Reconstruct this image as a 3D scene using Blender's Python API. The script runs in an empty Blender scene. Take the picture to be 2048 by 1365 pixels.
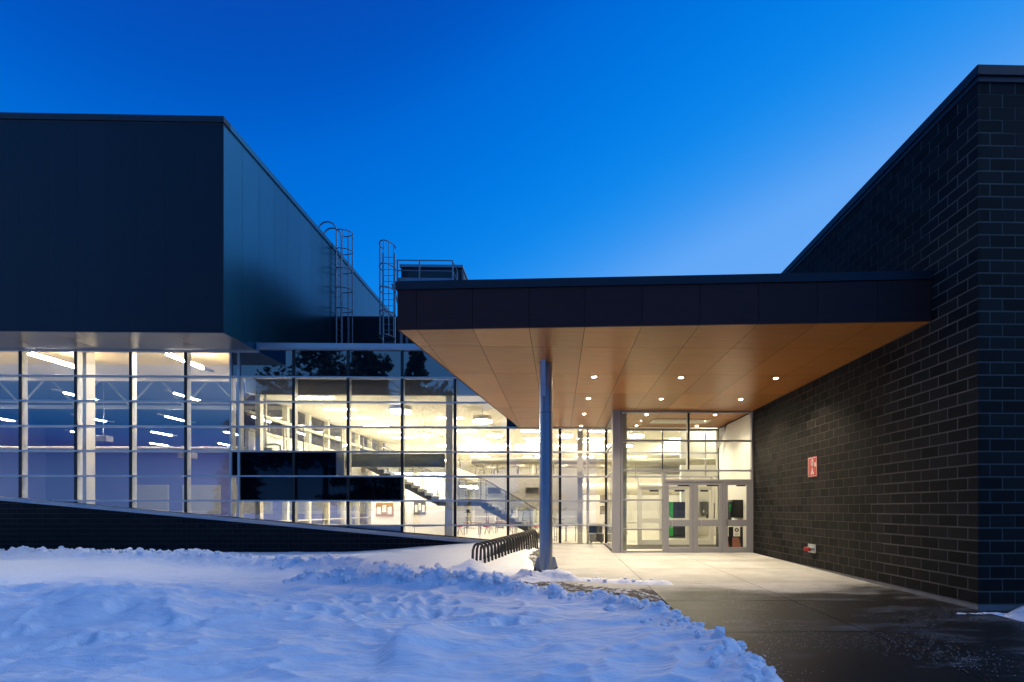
import bpy, math, random
import numpy as np
from mathutils import Vector

random.seed(7)
rng = np.random.default_rng(11)
sc = bpy.context.scene
C = sc.collection
R = math.radians

# ------------------------------------------------------------------ camera
cam_d = bpy.data.cameras.new('camera')
cam = bpy.data.objects.new('camera', cam_d)
C.objects.link(cam)
cam.location = (0, 0, 1.6)
cam.rotation_euler = (R(90), 0, R(-1.2))
cam_d.lens = 17.0
cam_d.sensor_width = 36.0
cam_d.shift_x = -0.0557
cam_d.shift_y = 0.1638
cam_d.clip_end = 1500
sc.camera = cam

# ------------------------------------------------------------------ sky, dusk light, exposure
w = bpy.data.worlds.new('World')
sc.world = w
w.use_nodes = True
nt = w.node_tree
bg = nt.nodes['Background']
sky = nt.nodes.new('ShaderNodeTexSky')
sky.sky_type = 'NISHITA'
sky.sun_disc = False
sky.sun_elevation = R(0.2)
sky.sun_rotation = R(48)
sky.altitude = 0
sky.air_density = 1.0
sky.dust_density = 0.0
sky.ozone_density = 5.0
# blue-hour white balance: the sky's own brightness drives one blue ramp for the whole dome
sepc = nt.nodes.new('ShaderNodeSeparateColor')
ramp = nt.nodes.new('ShaderNodeValToRGB')
nt.links.new(sky.outputs[0], sepc.inputs[0])
nt.links.new(sepc.outputs[2], ramp.inputs[0])
nt.links.new(ramp.outputs[0], bg.inputs[0])
el = ramp.color_ramp.elements
keys = [(0.0, (.10, .30, .80)), (.20, (.02, .15, .60)), (.30, (0, .035, .36)), (.37, (0, .14, .70)), (.50, (.0, .245, .85)), (.58, (.03, .295, .87)), (.66, (.135, .40, .935)), (1.0, (.15, .42, .94))]
ramp.color_ramp.interpolation = 'B_SPLINE'
el[0].position = keys[0][0]; el[0].color = (*keys[0][1], 1)
el[1].position = keys[-1][0]; el[1].color = (*keys[-1][1], 1)
for kp, kc in keys[1:-1]:
    e = el.new(kp); e.color = (*kc, 1)
bg.inputs[1].default_value = 0.15

sky_fill_d = bpy.data.lights.new('sky_fill', 'SUN')  # broad soft fill lamp added to lift the snow, not direct sunlight
sky_fill_d.energy = 0.26
sky_fill_d.angle = R(75)
sky_fill_d.color = (0.52, 0.72, 1.0)
sky_fill = bpy.data.objects.new('sky_fill', sky_fill_d)
sky_fill.rotation_euler = (R(54), 0, R(98))
C.objects.link(sky_fill)

sc.view_settings.view_transform = 'Standard'
sc.view_settings.look = 'None'
sc.view_settings.gamma = 1
sc.view_settings.use_curve_mapping = False
sc.view_settings.exposure = 2.75
sc.cycles.use_denoising = True
sc.cycles.max_bounces = 10
sc.cycles.diffuse_bounces = 5
sc.cycles.glossy_bounces = 5
sc.cycles.transparent_max_bounces = 32
sc.cycles.sample_clamp_indirect = 3.0
sc.cycles.caustics_reflective = False
sc.cycles.caustics_refractive = False

# ------------------------------------------------------------------ materials
def nodes(m):
    return m.node_tree.nodes, m.node_tree.links

def mat(name, col, rough=0.6, metal=0.0, ior=1.5, var=0.0, nscale=3.0, bump=0.0, bscale=40.0,
        stretch=(1, 1, 1), rnd=0.0, rvar=0.0):
    """plain procedural material: noise-varied colour, optional bump, optional per-object shift"""
    m = bpy.data.materials.new(name)
    m.use_nodes = True
    N, L = nodes(m)
    p = N['Principled BSDF']
    p.inputs['Roughness'].default_value = rough
    p.inputs['Metallic'].default_value = metal
    p.inputs['IOR'].default_value = ior
    tc = N.new('ShaderNodeTexCoord')
    mp = N.new('ShaderNodeMapping')
    mp.inputs['Scale'].default_value = stretch
    L.new(tc.outputs['Object'], mp.inputs['Vector'])
    oi = N.new('ShaderNodeObjectInfo')
    off = N.new('ShaderNodeVectorMath')
    off.operation = 'MULTIPLY_ADD'
    off.inputs[1].default_value = (37, 53, 71)
    L.new(oi.outputs['Random'], off.inputs[0])
    L.new(mp.outputs[0], off.inputs[2])
    n = N.new('ShaderNodeTexNoise')
    n.inputs['Scale'].default_value = nscale
    n.inputs['Detail'].default_value = 5
    L.new(off.outputs[0], n.inputs['Vector'])
    # value factor = 1 + var*(noise-.5)*2 + rnd*(random-.5)*2
    a = N.new('ShaderNodeMath'); a.operation = 'MULTIPLY_ADD'
    a.inputs[1].default_value = 2 * var; a.inputs[2].default_value = 1 - var
    L.new(n.outputs['Fac'], a.inputs[0])
    at = N.new('ShaderNodeAttribute'); at.attribute_name = 'rnd'
    ad = N.new('ShaderNodeMath'); ad.operation = 'ADD'
    L.new(oi.outputs['Random'], ad.inputs[0]); L.new(at.outputs['Fac'], ad.inputs[1])
    fr = N.new('ShaderNodeMath'); fr.operation = 'FRACT'
    L.new(ad.outputs[0], fr.inputs[0])
    b = N.new('ShaderNodeMath'); b.operation = 'MULTIPLY_ADD'
    b.inputs[1].default_value = 2 * rnd; b.inputs[2].default_value = -rnd
    L.new(fr.outputs[0], b.inputs[0])
    s = N.new('ShaderNodeMath'); s.operation = 'ADD'
    L.new(a.outputs[0], s.inputs[0]); L.new(b.outputs[0], s.inputs[1])
    vm = N.new('ShaderNodeVectorMath'); vm.operation = 'SCALE'
    vm.inputs[0].default_value = col
    L.new(s.outputs[0], vm.inputs['Scale'])
    L.new(vm.outputs[0], p.inputs['Base Color'])
    if rvar:
        rr = N.new('ShaderNodeMath'); rr.operation = 'MULTIPLY_ADD'
        rr.inputs[1].default_value = 2 * rvar; rr.inputs[2].default_value = rough - rvar
        L.new(n.outputs['Fac'], rr.inputs[0]); L.new(rr.outputs[0], p.inputs['Roughness'])
    if bump:
        nb = N.new('ShaderNodeTexNoise')
        nb.inputs['Scale'].default_value = bscale; nb.inputs['Detail'].default_value = 4
        L.new(off.outputs[0], nb.inputs['Vector'])
        bp = N.new('ShaderNodeBump'); bp.inputs['Strength'].default_value = bump
        bp.inputs['Distance'].default_value = 0.01
        L.new(nb.outputs['Fac'], bp.inputs['Height']); L.new(bp.outputs[0], p.inputs['Normal'])
    return m

def emit(name, col, strength):
    m = bpy.data.materials.new(name); m.use_nodes = True
    N, L = nodes(m)
    p = N['Principled BSDF']
    p.inputs['Base Color'].default_value = (.8, .8, .8, 1)
    p.inputs['Emission Color'].default_value = (*col, 1)
    p.inputs['Emission Strength'].default_value = strength
    return m

def glassmat(name, r0, tint):
    """window glass: clear transmission plus Schlick mirror reflection"""
    m = bpy.data.materials.new(name); m.use_nodes = True
    N, L = nodes(m)
    N.remove(N['Principled BSDF'])
    out = [n for n in N if n.type == 'OUTPUT_MATERIAL'][0]
    g = N.new('ShaderNodeNewGeometry')
    d = N.new('ShaderNodeVectorMath'); d.operation = 'DOT_PRODUCT'
    L.new(g.outputs['Normal'], d.inputs[0]); L.new(g.outputs['Incoming'], d.inputs[1])
    ab = N.new('ShaderNodeMath'); ab.operation = 'ABSOLUTE'; L.new(d.outputs['Value'], ab.inputs[0])
    o = N.new('ShaderNodeMath'); o.operation = 'SUBTRACT'; o.inputs[0].default_value = 1; L.new(ab.outputs[0], o.inputs[1])
    pw = N.new('ShaderNodeMath'); pw.operation = 'POWER'; pw.inputs[1].default_value = 5; L.new(o.outputs[0], pw.inputs[0])
    f = N.new('ShaderNodeMath'); f.operation = 'MULTIPLY_ADD'; f.inputs[1].default_value = 1 - r0; f.inputs[2].default_value = r0
    L.new(pw.outputs[0], f.inputs[0])
    t = N.new('ShaderNodeBsdfTransparent'); t.inputs[0].default_value = (*tint, 1)
    gl = N.new('ShaderNodeBsdfGlossy'); gl.inputs['Roughness'].default_value = 0.0
    gl.inputs[0].default_value = (1, 1, 1, 1)
    mx = N.new('ShaderNodeMixShader')
    L.new(f.outputs[0], mx.inputs[0]); L.new(t.outputs[0], mx.inputs[1]); L.new(gl.outputs[0], mx.inputs[2])
    L.new(mx.outputs[0], out.inputs[0])
    return m

M = {}
M['block'] = mat('dark_masonry', (.0125, .0112, .0105), .74, 0, 1.23, var=.25, nscale=9, bump=.35, bscale=70, rnd=.42)
M['mortar'] = mat('mortar', (.092, .080, .066), .9, var=.35, nscale=2)
M['podium_mortar'] = mat('podium_mortar', (.075, .075, .08), .9, var=.15)
M['podium_block'] = mat('podium_masonry', (.008, .008, .009), .75, 0, 1.25, var=.25, nscale=9, bump=.3, bscale=70, rnd=.25)
M['coping'] = mat('dark_coping_metal', (.024, .025, .032), .45, .2, 1.35, var=.1)
M['found'] = mat('foundation_concrete', (.22, .21, .2), .85, var=.25, nscale=6, bump=.3)
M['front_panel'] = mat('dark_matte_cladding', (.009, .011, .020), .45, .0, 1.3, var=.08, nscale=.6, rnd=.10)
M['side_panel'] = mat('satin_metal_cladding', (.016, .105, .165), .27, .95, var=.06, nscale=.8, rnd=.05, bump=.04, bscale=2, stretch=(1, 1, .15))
M['soffit_metal'] = mat('soffit_metal', (.20, .19, .19), .30, .8, var=.1, nscale=1.5)
M['alu'] = mat('anodised_aluminium', (.46, .47, .49), .38, .75, var=.06)
M['alu_grey'] = mat('grey_painted_aluminium', (.29, .28, .29), .42, .25, var=.05)
M['alu_in'] = mat('interior_mullion_paint', (.62, .60, .52), .5, var=.04)
M['black_cap'] = mat('black_glazing_gasket', (.006, .006, .007), .45)
M['glass'] = glassmat('clear_glass', .115, (.94, .94, .94))
M['glass_in'] = glassmat('interior_glass', .022, (.94, .955, .945))
M['spandrel'] = mat('spandrel_glass', (.003, .007, .012), .02, 0, 2.3)
M['spandrel_dark'] = mat('dark_spandrel_glass', (.001, .003, .005), .03, 0, 1.45)
M['flash'] = mat('parapet_flashing', (.40, .41, .44), .4, .7, var=.06)
M['wood'] = mat('wood_veneer_panel', (.37, .148, .038), .30, 0, 1.32, var=.36, nscale=2.0, stretch=(.7, 9, 9), rnd=.15)
M['wood_shaded'] = mat('shaded_wood_fascia', (.050, .017, .014), .6, 0, 1.3, var=.28, nscale=2.0, stretch=(.7, 9, 9), rnd=.08)  # same veneer as the soffit, its unlit face darkened in the colour
M['joint'] = mat('panel_joint', (.02, .014, .01), .8)
M['steel'] = mat('galvanised_steel_paint', (.30, .33, .38), .30, .7, var=.12, nscale=5)
M['plate'] = mat('base_plate_steel', (.05, .045, .045), .5, .5, var=.2)
M['ladder'] = mat('galvanised_ladder_steel', (.20, .22, .25), .45, .6, var=.1)
M['dark_mech'] = mat('dark_louvre_metal', (.012, .013, .016), .5, .2)
M['rack'] = mat('rack_black_enamel', (.018, .015, .013), .35, 0, 1.5)
M['soil'] = mat('wet_gravel_soil', (.055, .042, .030), .8, var=.7, nscale=28, bump=1.0, bscale=60)
M['red'] = mat('red_sign_enamel', (.34, .012, .012), .4, var=.08)
M['sign_white'] = mat('sign_white', (.55, .52, .48), .5)
M['white_in'] = mat('interior_white_wall', (.76, .73, .67), .7, var=.03)
M['ceil_in'] = mat('interior_ceiling', (.78, .76, .68), .8, var=.02)
M['floor_in'] = mat('interior_floor', (.52, .47, .38), .35, var=.08, nscale=1.5)
M['gym_wall'] = mat('gym_wall', (.20, .22, .50), .7, var=.06, nscale=.5)  # blue in the wall colour stands in for sky mirrored by the glazing
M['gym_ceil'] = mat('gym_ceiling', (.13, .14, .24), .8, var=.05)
M['gym_front_ceil'] = mat('gym_front_ceiling', (.72, .60, .42), .8, var=.04)
M['gym_floor'] = mat('gym_floor', (.10, .11, .14), .5, var=.1)
M['cream'] = mat('cream_steel_paint', (.62, .58, .46), .5, var=.04)
M['truss'] = mat('truss_paint', (.30, .30, .30), .5)
M['bulk'] = mat('bulkhead_dim_brown', (.26, .22, .16), .7)  # brown tone carries the bulkhead's dim light and mirrored trees
M['stringer'] = mat('stair_steel', (.10, .105, .11), .45, .4, var=.08)
M['tread'] = mat('stair_tread', (.34, .32, .28), .6, var=.1)
M['rail'] = mat('stainless_rail', (.30, .29, .27), .35, .8)
M['drum'] = emit('lamp_drum_glow', (1, .90, .70), 6.0)
M['tube'] = emit('linear_lamp_glow', (1, .91, .72), 20.0)
M['gymtube'] = emit('gym_tube_glow', (1, .92, .78), 66.0)
M['gym_fill'] = emit('gym_fill_glow', (1, .78, .46), 48.0)  # added glow that brightens the front gym ceiling
M['dl'] = emit('downlight_glow', (1, .85, .58), 40.0)
M['shade'] = mat('lamp_shade', (.75, .7, .6), .6)
M['green'] = mat('green_machine_enamel', (.02, .36, .05), .4)
M['blackp'] = mat('black_plastic', (.012, .012, .012), .4)
M['terra'] = mat('terracotta_laminate', (.30, .12, .08), .5)
M['paper'] = mat('poster_paper', (.78, .77, .72), .8)
M['duct'] = mat('duct_paint', (.58, .54, .42), .45, .2, var=.05)
M['beam_green'] = mat('grey_green_beam', (.36, .35, .25), .4, .3, var=.1)
M['sofa'] = mat('dark_green_upholstery', (.018, .022, .014), .5, var=.2)
M['table'] = mat('oak_table_top', (.34, .19, .08), .4, var=.15, stretch=(1, 8, 1))
M['stool_red'] = mat('red_vinyl', (.36, .03, .02), .45)
M['equip'] = mat('grey_equipment', (.10, .10, .11), .5)
M['blind'] = mat('blind_slat', (.5, .5, .52), .6)
M['bark'] = mat('bark', (.05, .04, .03), .9, var=.3)
M['needle'] = mat('conifer_needles', (.022, .035, .020), .7, var=.4, nscale=2)
M['leaf'] = mat('winter_leaves', (.04, .036, .022), .7, var=.4, nscale=2)

def snow_mat():
    m = bpy.data.materials.new('snow'); m.use_nodes = True
    N, L = nodes(m); p = N['Principled BSDF']
    p.inputs['Roughness'].default_value = .65
    p.inputs['IOR'].default_value = 1.31
    tc = N.new('ShaderNodeTexCoord')
    n = N.new('ShaderNodeTexNoise'); n.inputs['Scale'].default_value = 1.3; n.inputs['Detail'].default_value = 6
    L.new(tc.outputs['Object'], n.inputs['Vector'])
    cr = N.new('ShaderNodeValToRGB')
    cr.color_ramp.elements[0].color = (.80, .81, .83, 1); cr.color_ramp.elements[1].color = (.90, .90, .91, 1)
    L.new(n.outputs['Fac'], cr.inputs[0]); L.new(cr.outputs[0], p.inputs['Base Color'])
    mp = N.new('ShaderNodeMapping'); mp.inputs['Scale'].default_value = (.45, 1.6, 1); mp.inputs['Rotation'].default_value = (0, 0, .3)
    L.new(tc.outputs['Object'], mp.inputs['Vector'])
    n1 = N.new('ShaderNodeTexNoise'); n1.inputs['Scale'].default_value = 7; n1.inputs['Detail'].default_value = 7
    L.new(mp.outputs[0], n1.inputs['Vector'])
    n2 = N.new('ShaderNodeTexNoise'); n2.inputs['Scale'].default_value = 90; n2.inputs['Detail'].default_value = 3
    L.new(tc.outputs['Object'], n2.inputs['Vector'])
    b1 = N.new('ShaderNodeBump'); b1.inputs['Strength'].default_value = .8; b1.inputs['Distance'].default_value = .06
    L.new(n1.outputs['Fac'], b1.inputs['Height'])
    b2 = N.new('ShaderNodeBump'); b2.inputs['Strength'].default_value = .7; b2.inputs['Distance'].default_value = .012
    L.new(n2.outputs['Fac'], b2.inputs['Height']); L.new(b1.outputs[0], b2.inputs['Normal'])
    L.new(b2.outputs[0], p.inputs['Normal'])
    return m
def soil_mat():
    m = mat('wet_gravel_soil', (.034, .027, .020), .75, var=.8, nscale=34, bump=1.0, bscale=70)
    N, L = nodes(m); p = N['Principled BSDF']
    src = p.inputs['Base Color'].links[0].from_socket
    g = N.new('ShaderNodeNewGeometry')
    n = N.new('ShaderNodeTexNoise'); n.inputs['Scale'].default_value = 5.5; n.inputs['Detail'].default_value = 9; n.inputs['Roughness'].default_value = .75
    L.new(g.outputs['Position'], n.inputs['Vector'])
    r = N.new('ShaderNodeMapRange'); r.inputs['From Min'].default_value = .50; r.inputs['From Max'].default_value = .58
    L.new(n.outputs['Fac'], r.inputs['Value'])
    mx = N.new('ShaderNodeMix'); mx.data_type = 'RGBA'; mx.inputs['B'].default_value = (.62, .62, .64, 1)
    L.new(r.outputs[0], mx.inputs['Factor']); L.new(src, mx.inputs['A']); L.new(mx.outputs['Result'], p.inputs['Base Color'])
    return m
M['soil'] = soil_mat()
M['snow'] = snow_mat()

def paving_mat(name, dark, light, rough, salt, dust, wet=False):
    """concrete / asphalt with stains, dry snow dusting and scattered salt grains"""
    m = bpy.data.materials.new(name); m.use_nodes = True
    N, L = nodes(m); p = N['Principled BSDF']
    g = N.new('ShaderNodeNewGeometry')
    n = N.new('ShaderNodeTexNoise'); n.inputs['Scale'].default_value = 1.1; n.inputs['Detail'].default_value = 8; n.inputs['Roughness'].default_value = .65
    L.new(g.outputs['Position'], n.inputs['Vector'])
    cr = N.new('ShaderNodeValToRGB')
    cr.color_ramp.elements[0].position = .32; cr.color_ramp.elements[0].color = (*dark, 1)
    cr.color_ramp.elements[1].position = .68; cr.color_ramp.elements[1].color = (*light, 1)
    L.new(n.outputs['Fac'], cr.inputs[0])
    base_col = cr.outputs[0]; wetf = None
    if wet:
        # damp, unswept part of the paving beyond the canopy drip line
        sp_ = N.new('ShaderNodeSeparateXYZ'); L.new(g.outputs['Position'], sp_.inputs[0])
        mw_ = N.new('ShaderNodeMapping'); mw_.inputs['Scale'].default_value = (.45, 1.3, 1); L.new(g.outputs['Position'], mw_.inputs['Vector'])
        nw = N.new('ShaderNodeTexNoise'); nw.inputs['Scale'].default_value = 1.2; nw.inputs['Detail'].default_value = 9; nw.inputs['Roughness'].default_value = .68
        L.new(mw_.outputs[0], nw.inputs['Vector'])
        aw = N.new('ShaderNodeMath'); aw.operation = 'MULTIPLY_ADD'; aw.inputs[1].default_value = 4.6; L.new(nw.outputs['Fac'], aw.inputs[0]); L.new(sp_.outputs[1], aw.inputs[2])
        rw = N.new('ShaderNodeMapRange'); rw.interpolation_type = 'SMOOTHSTEP'
        rw.inputs['From Min'].default_value = 12.1; rw.inputs['From Max'].default_value = 10.9; L.new(aw.outputs[0], rw.inputs['Value'])
        mw2 = N.new('ShaderNodeMix'); mw2.data_type = 'RGBA'; L.new(rw.outputs[0], mw2.inputs['Factor']); L.new(base_col, mw2.inputs['A'])
        vs_ = N.new('ShaderNodeVectorMath'); vs_.operation = 'SCALE'; vs_.inputs['Scale'].default_value = .036; L.new(base_col, vs_.inputs[0]); L.new(vs_.outputs[0], mw2.inputs['B'])
        base_col = mw2.outputs['Result']; wetf = rw.outputs[0]
    # dusting, streaky along x
    mp = N.new('ShaderNodeMapping'); mp.inputs['Scale'].default_value = (.5, 1.5, 1)
    L.new(g.outputs['Position'], mp.inputs['Vector'])
    n2 = N.new('ShaderNodeTexNoise'); n2.inputs['Scale'].default_value = .9; n2.inputs['Detail'].default_value = 9; n2.inputs['Roughness'].default_value = .7
    L.new(mp.outputs[0], n2.inputs['Vector'])
    r2 = N.new('ShaderNodeMapRange'); r2.inputs['From Min'].default_value = .52; r2.inputs['From Max'].default_value = .74
    r2.inputs['To Max'].default_value = dust
    L.new(n2.outputs['Fac'], r2.inputs['Value'])
    mx = N.new('ShaderNodeMix'); mx.data_type = 'RGBA'; mx.inputs['B'].default_value = (.6, .6, .6, 1)
    L.new(r2.outputs[0], mx.inputs['Factor']); L.new(base_col, mx.inputs['A'])
    # salt grains
    v = N.new('ShaderNodeTexVoronoi'); v.inputs['Scale'].default_value = 34; v.inputs['Randomness'].default_value = 1
    L.new(g.outputs['Position'], v.inputs['Vector'])
    lt = N.new('ShaderNodeMath'); lt.operation = 'LESS_THAN'; lt.inputs[1].default_value = .24
    L.new(v.outputs['Distance'], lt.inputs[0])
    n3 = N.new('ShaderNodeTexNoise'); n3.inputs['Scale'].default_value = .8; n3.inputs['Detail'].default_value = 4
    L.new(g.outputs['Position'], n3.inputs['Vector'])
    sx = N.new('ShaderNodeSeparateColor'); L.new(v.outputs['Color'], sx.inputs[0])
    gt = N.new('ShaderNodeMapRange'); gt.inputs['From Min'].default_value = .48; gt.inputs['From Max'].default_value = .78
    L.new(n3.outputs['Fac'], gt.inputs['Value'])
    cmp_ = N.new('ShaderNodeMath'); cmp_.operation = 'LESS_THAN'
    L.new(sx.outputs[0], cmp_.inputs[0]); L.new(gt.outputs[0], cmp_.inputs[1])
    ml = N.new('ShaderNodeMath'); ml.operation = 'MULTIPLY'; L.new(lt.outputs[0], ml.inputs[0]); L.new(cmp_.outputs[0], ml.inputs[1])
    ms = N.new('ShaderNodeMath'); ms.operation = 'MULTIPLY'; ms.inputs[1].default_value = salt; L.new(ml.outputs[0], ms.inputs[0])
    mx2 = N.new('ShaderNodeMix'); mx2.data_type = 'RGBA'; mx2.inputs['B'].default_value = (.75, .75, .75, 1)
    L.new(ms.outputs[0], mx2.inputs['Factor']); L.new(mx.outputs['Result'], mx2.inputs['A'])
    L.new(mx2.outputs['Result'], p.inputs['Base Color'])
    rr = N.new('ShaderNodeMapRange'); rr.inputs['To Min'].default_value = rough[0]; rr.inputs['To Max'].default_value = rough[1]
    L.new(n.outputs['Fac'], rr.inputs['Value'])
    if wetf is not None:
        wr = N.new('ShaderNodeMix'); wr.data_type = 'FLOAT'; wr.inputs['B'].default_value = .36
        L.new(wetf, wr.inputs['Factor']); L.new(rr.outputs[0], wr.inputs['A']); L.new(wr.outputs['Result'], p.inputs['Roughness'])
    else:
        L.new(rr.outputs[0], p.inputs['Roughness'])
    nb = N.new('ShaderNodeTexNoise'); nb.inputs['Scale'].default_value = 90; L.new(g.outputs['Position'], nb.inputs['Vector'])
    bp = N.new('ShaderNodeBump'); bp.inputs['Strength'].default_value = .4; bp.inputs['Distance'].default_value = .006
    L.new(nb.outputs['Fac'], bp.inputs['Height']); L.new(bp.outputs[0], p.inputs['Normal'])
    return m
M['concrete'] = paving_mat('concrete_paving', (.30, .28, .25), (.44, .42, .39), (.45, .9), .85, .34, True)
M['asphalt'] = paving_mat('wet_asphalt', (.030, .029, .030), (.060, .056, .052), (.35, .75), .8, .28)

# ------------------------------------------------------------------ mesh builder
BASE = {}

class MB:
    def __init__(s):
        s.v, s.f, s.r = [], [], []
    def add(s, vs, fs, rnd=0.0):
        o = len(s.v); s.v += [tuple(p) for p in vs]
        s.f += [tuple(i + o for i in f) for f in fs]; s.r += [rnd] * len(fs)
        return s
    def box(s, x0, x1, y0, y1, z0, z1, rnd=0.0):
        return s.add([(x0, y0, z0), (x1, y0, z0), (x1, y1, z0), (x0, y1, z0), (x0, y0, z1), (x1, y0, z1), (x1, y1, z1), (x0, y1, z1)],
                     [(0, 3, 2, 1), (4, 5, 6, 7), (0, 1, 5, 4), (1, 2, 6, 5), (2, 3, 7, 6), (3, 0, 4, 7)], rnd)
    def prism(s, poly, axis, a0, a1, rnd=0.0):
        """poly in the two remaining axes (ccw or cw), extruded from a0 to a1 on axis"""
        n = len(poly)
        def pt(p, a):
            return {'x': (a, p[0], p[1]), 'y': (p[0], a, p[1]), 'z': (p[0], p[1], a)}[axis]
        vs = [pt(p, a0) for p in poly] + [pt(p, a1) for p in poly]
        fs = [tuple(range(n))[::-1], tuple(range(n, 2 * n))] + [(i, (i + 1) % n, n + (i + 1) % n, n + i) for i in range(n)]
        return s.add(vs, fs, rnd)
    def tube(s, pts, r, n=8, closed=False):
        pts = [Vector(p) for p in pts]
        k = len(pts); rings = []
        up = Vector((0, 0, 1))
        prev = None
        for i, p in enumerate(pts):
            a = pts[i - 1] if (i > 0 or closed) else p
            b = pts[(i + 1) % k] if (i < k - 1 or closed) else p
            t = (b - a).normalized()
            if prev is None:
                u = t.cross(up)
                if u.length < .01: u = t.cross(Vector((1, 0, 0)))
            else:
                u = prev - t * prev.dot(t)
                if u.length < .01: u = t.cross(up)
            u.normalize(); prev = u
            v = t.cross(u)
            rr = r[i] if isinstance(r, (list, tuple)) else r
            rings.append([p + (u * math.cos(2 * math.pi * j / n) + v * math.sin(2 * math.pi * j / n)) * rr for j in range(n)])
        vs = [q for rg in rings for q in rg]; fs = []
        for i in range(k if closed else k - 1):
            a, b = i * n, ((i + 1) % k) * n
            fs += [(a + j, a + (j + 1) % n, b + (j + 1) % n, b + j) for j in range(n)]
        if not closed:
            fs += [tuple(range(n))[::-1], tuple((k - 1) * n + j for j in range(n))]
        return s.add(vs, fs)
    def cyl(s, x, y, r, z0, z1, n=24, r1=None):
        return s.tube([(x, y, z0), (x, y, z1)], [r, r if r1 is None else r1], n)
    def mesh(s, name, smooth=False):
        me = bpy.data.meshes.new(name)
        me.from_pydata(s.v, [], s.f)
        if any(s.r):
            at = me.attributes.new('rnd', 'FLOAT', 'FACE'); at.data.foreach_set('value', s.r)
        if smooth:
            me.polygons.foreach_set('use_smooth', [len(f) == 4 for f in s.f])
        me.update()
        if smooth: me.set_sharp_from_angle(angle=R(50))
        return me
    def build(s, name, m, parent=None, smooth=False, bevel=0.0):
        b = BASE.get(parent.name, (0, 0, 0)) if parent else (0, 0, 0)
        if any(b):
            s.v = [(p[0] - b[0], p[1] - b[1], p[2] - b[2]) for p in s.v]
        me = s.mesh(name, smooth)
        o = bpy.data.objects.new(name, me); C.objects.link(o)
        me.materials.append(m)
        if parent:
            o.parent = parent; BASE[o.name] = b
        if bevel:
            md = o.modifiers.new('bevel', 'BEVEL'); md.width = bevel; md.segments = 2; md.limit_method = 'ANGLE'
        return o

def thing(name, label, cat, loc=(0, 0, 0), group=None):
    o = bpy.data.objects.new(name, None); C.objects.link(o)
    o.location = loc; o.empty_display_size = .2
    o['label'] = label; o['category'] = cat
    if group: o['group'] = group
    BASE[o.name] = tuple(loc)
    return o
def tag(o, label, cat, group=None):
    o['label'] = label; o['category'] = cat
    if group: o['group'] = group
    return o
def struct(o, kind='structure'):
    o['kind'] = kind
    return o
def piece(name, me, parent, pos):
    """another copy of shared mesh data as a part"""
    b = BASE[parent.name]
    o = bpy.data.objects.new(name, me); C.objects.link(o); o.parent = parent
    o.location = (pos[0] - b[0], pos[1] - b[1], pos[2] - b[2]); BASE[o.name] = b
    return o

def clip_poly(poly, keep):
    """clip polygon with half-plane keep(p) >= 0 (linear)"""
    out = []
    n = len(poly)
    for i in range(n):
        a, b = poly[i], poly[(i + 1) % n]
        ka, kb = keep(a), keep(b)
        if ka >= 0: out.append(a)
        if (ka >= 0) != (kb >= 0):
            t = ka / (ka - kb); out.append((a[0] + (b[0] - a[0]) * t, a[1] + (b[1] - a[1]) * t))
    return out

def zg(y):                       # the paved forecourt falls gently towards the camera
    return .016 + .0119 * (y - 7.445)
def sst(a, b, x):
    t = np.clip((x - a) / (b - a), 0, 1); return t * t * (3 - 2 * t)

# ------------------------------------------------------------------ noise
def vnoise(x, y, seed=0):
    xi = np.floor(x).astype(np.int64); yi = np.floor(y).astype(np.int64)
    xf, yf = x - xi, y - yi
    def h(a, b):
        k = (a * 374761393 + b * 668265263 + seed * 1442695041) & 0x7fffffff
        k = ((k ^ (k >> 13)) * 1274126177) & 0x7fffffff
        return ((k ^ (k >> 16)) & 0xffff) / 65535.0
    u, v = xf * xf * (3 - 2 * xf), yf * yf * (3 - 2 * yf)
    return (h(xi, yi) * (1 - u) + h(xi + 1, yi) * u) * (1 - v) + (h(xi, yi + 1) * (1 - u) + h(xi + 1, yi + 1) * u) * v
def fbm(x, y, oct=4, seed=0, gain=.5):
    a, s, t = 1.0, 0, 0
    for i in range(oct):
        s = s + a * (vnoise(x * 2 ** i + 17.3 * i, y * 2 ** i - 9.1 * i, seed + i) - .5); t += a; a *= gain
    return s / t * 2

def seg_dist(X, Y, pl):
    """distance to a polyline and the parameter along it"""
    best = np.full(X.shape, 1e9); par = np.zeros(X.shape); acc = 0.0
    for (ax, ay), (bx, by) in zip(pl[:-1], pl[1:]):
        dx, dy = bx - ax, by - ay; l2 = dx * dx + dy * dy
        t = np.clip(((X - ax) * dx + (Y - ay) * dy) / l2, 0, 1)
        d = np.hypot(X - ax - t * dx, Y - ay - t * dy)
        m = d < best
        best = np.where(m, d, best); par = np.where(m, acc + t * math.sqrt(l2), par); acc += math.sqrt(l2)
    return best, par / acc
def poly_sd(X, Y, pg):
    d, _ = seg_dist(X, Y, pg + [pg[0]])
    ins = np.zeros(X.shape, bool)
    n = len(pg)
    for i in range(n):
        (ax, ay), (bx, by) = pg[i], pg[(i + 1) % n]
        if ay == by: continue
        c = ((ay > Y) != (by > Y)) & (X < (bx - ax) * (Y - ay) / (by - ay) + ax)
        ins ^= c
    return np.where(ins, d, -d)

# ================================================================== GROUND
g = MB(); g.box(-450, 450, -450, 450, -1.2, -.32)
struct(g.build('ground', M['snow']))

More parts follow.
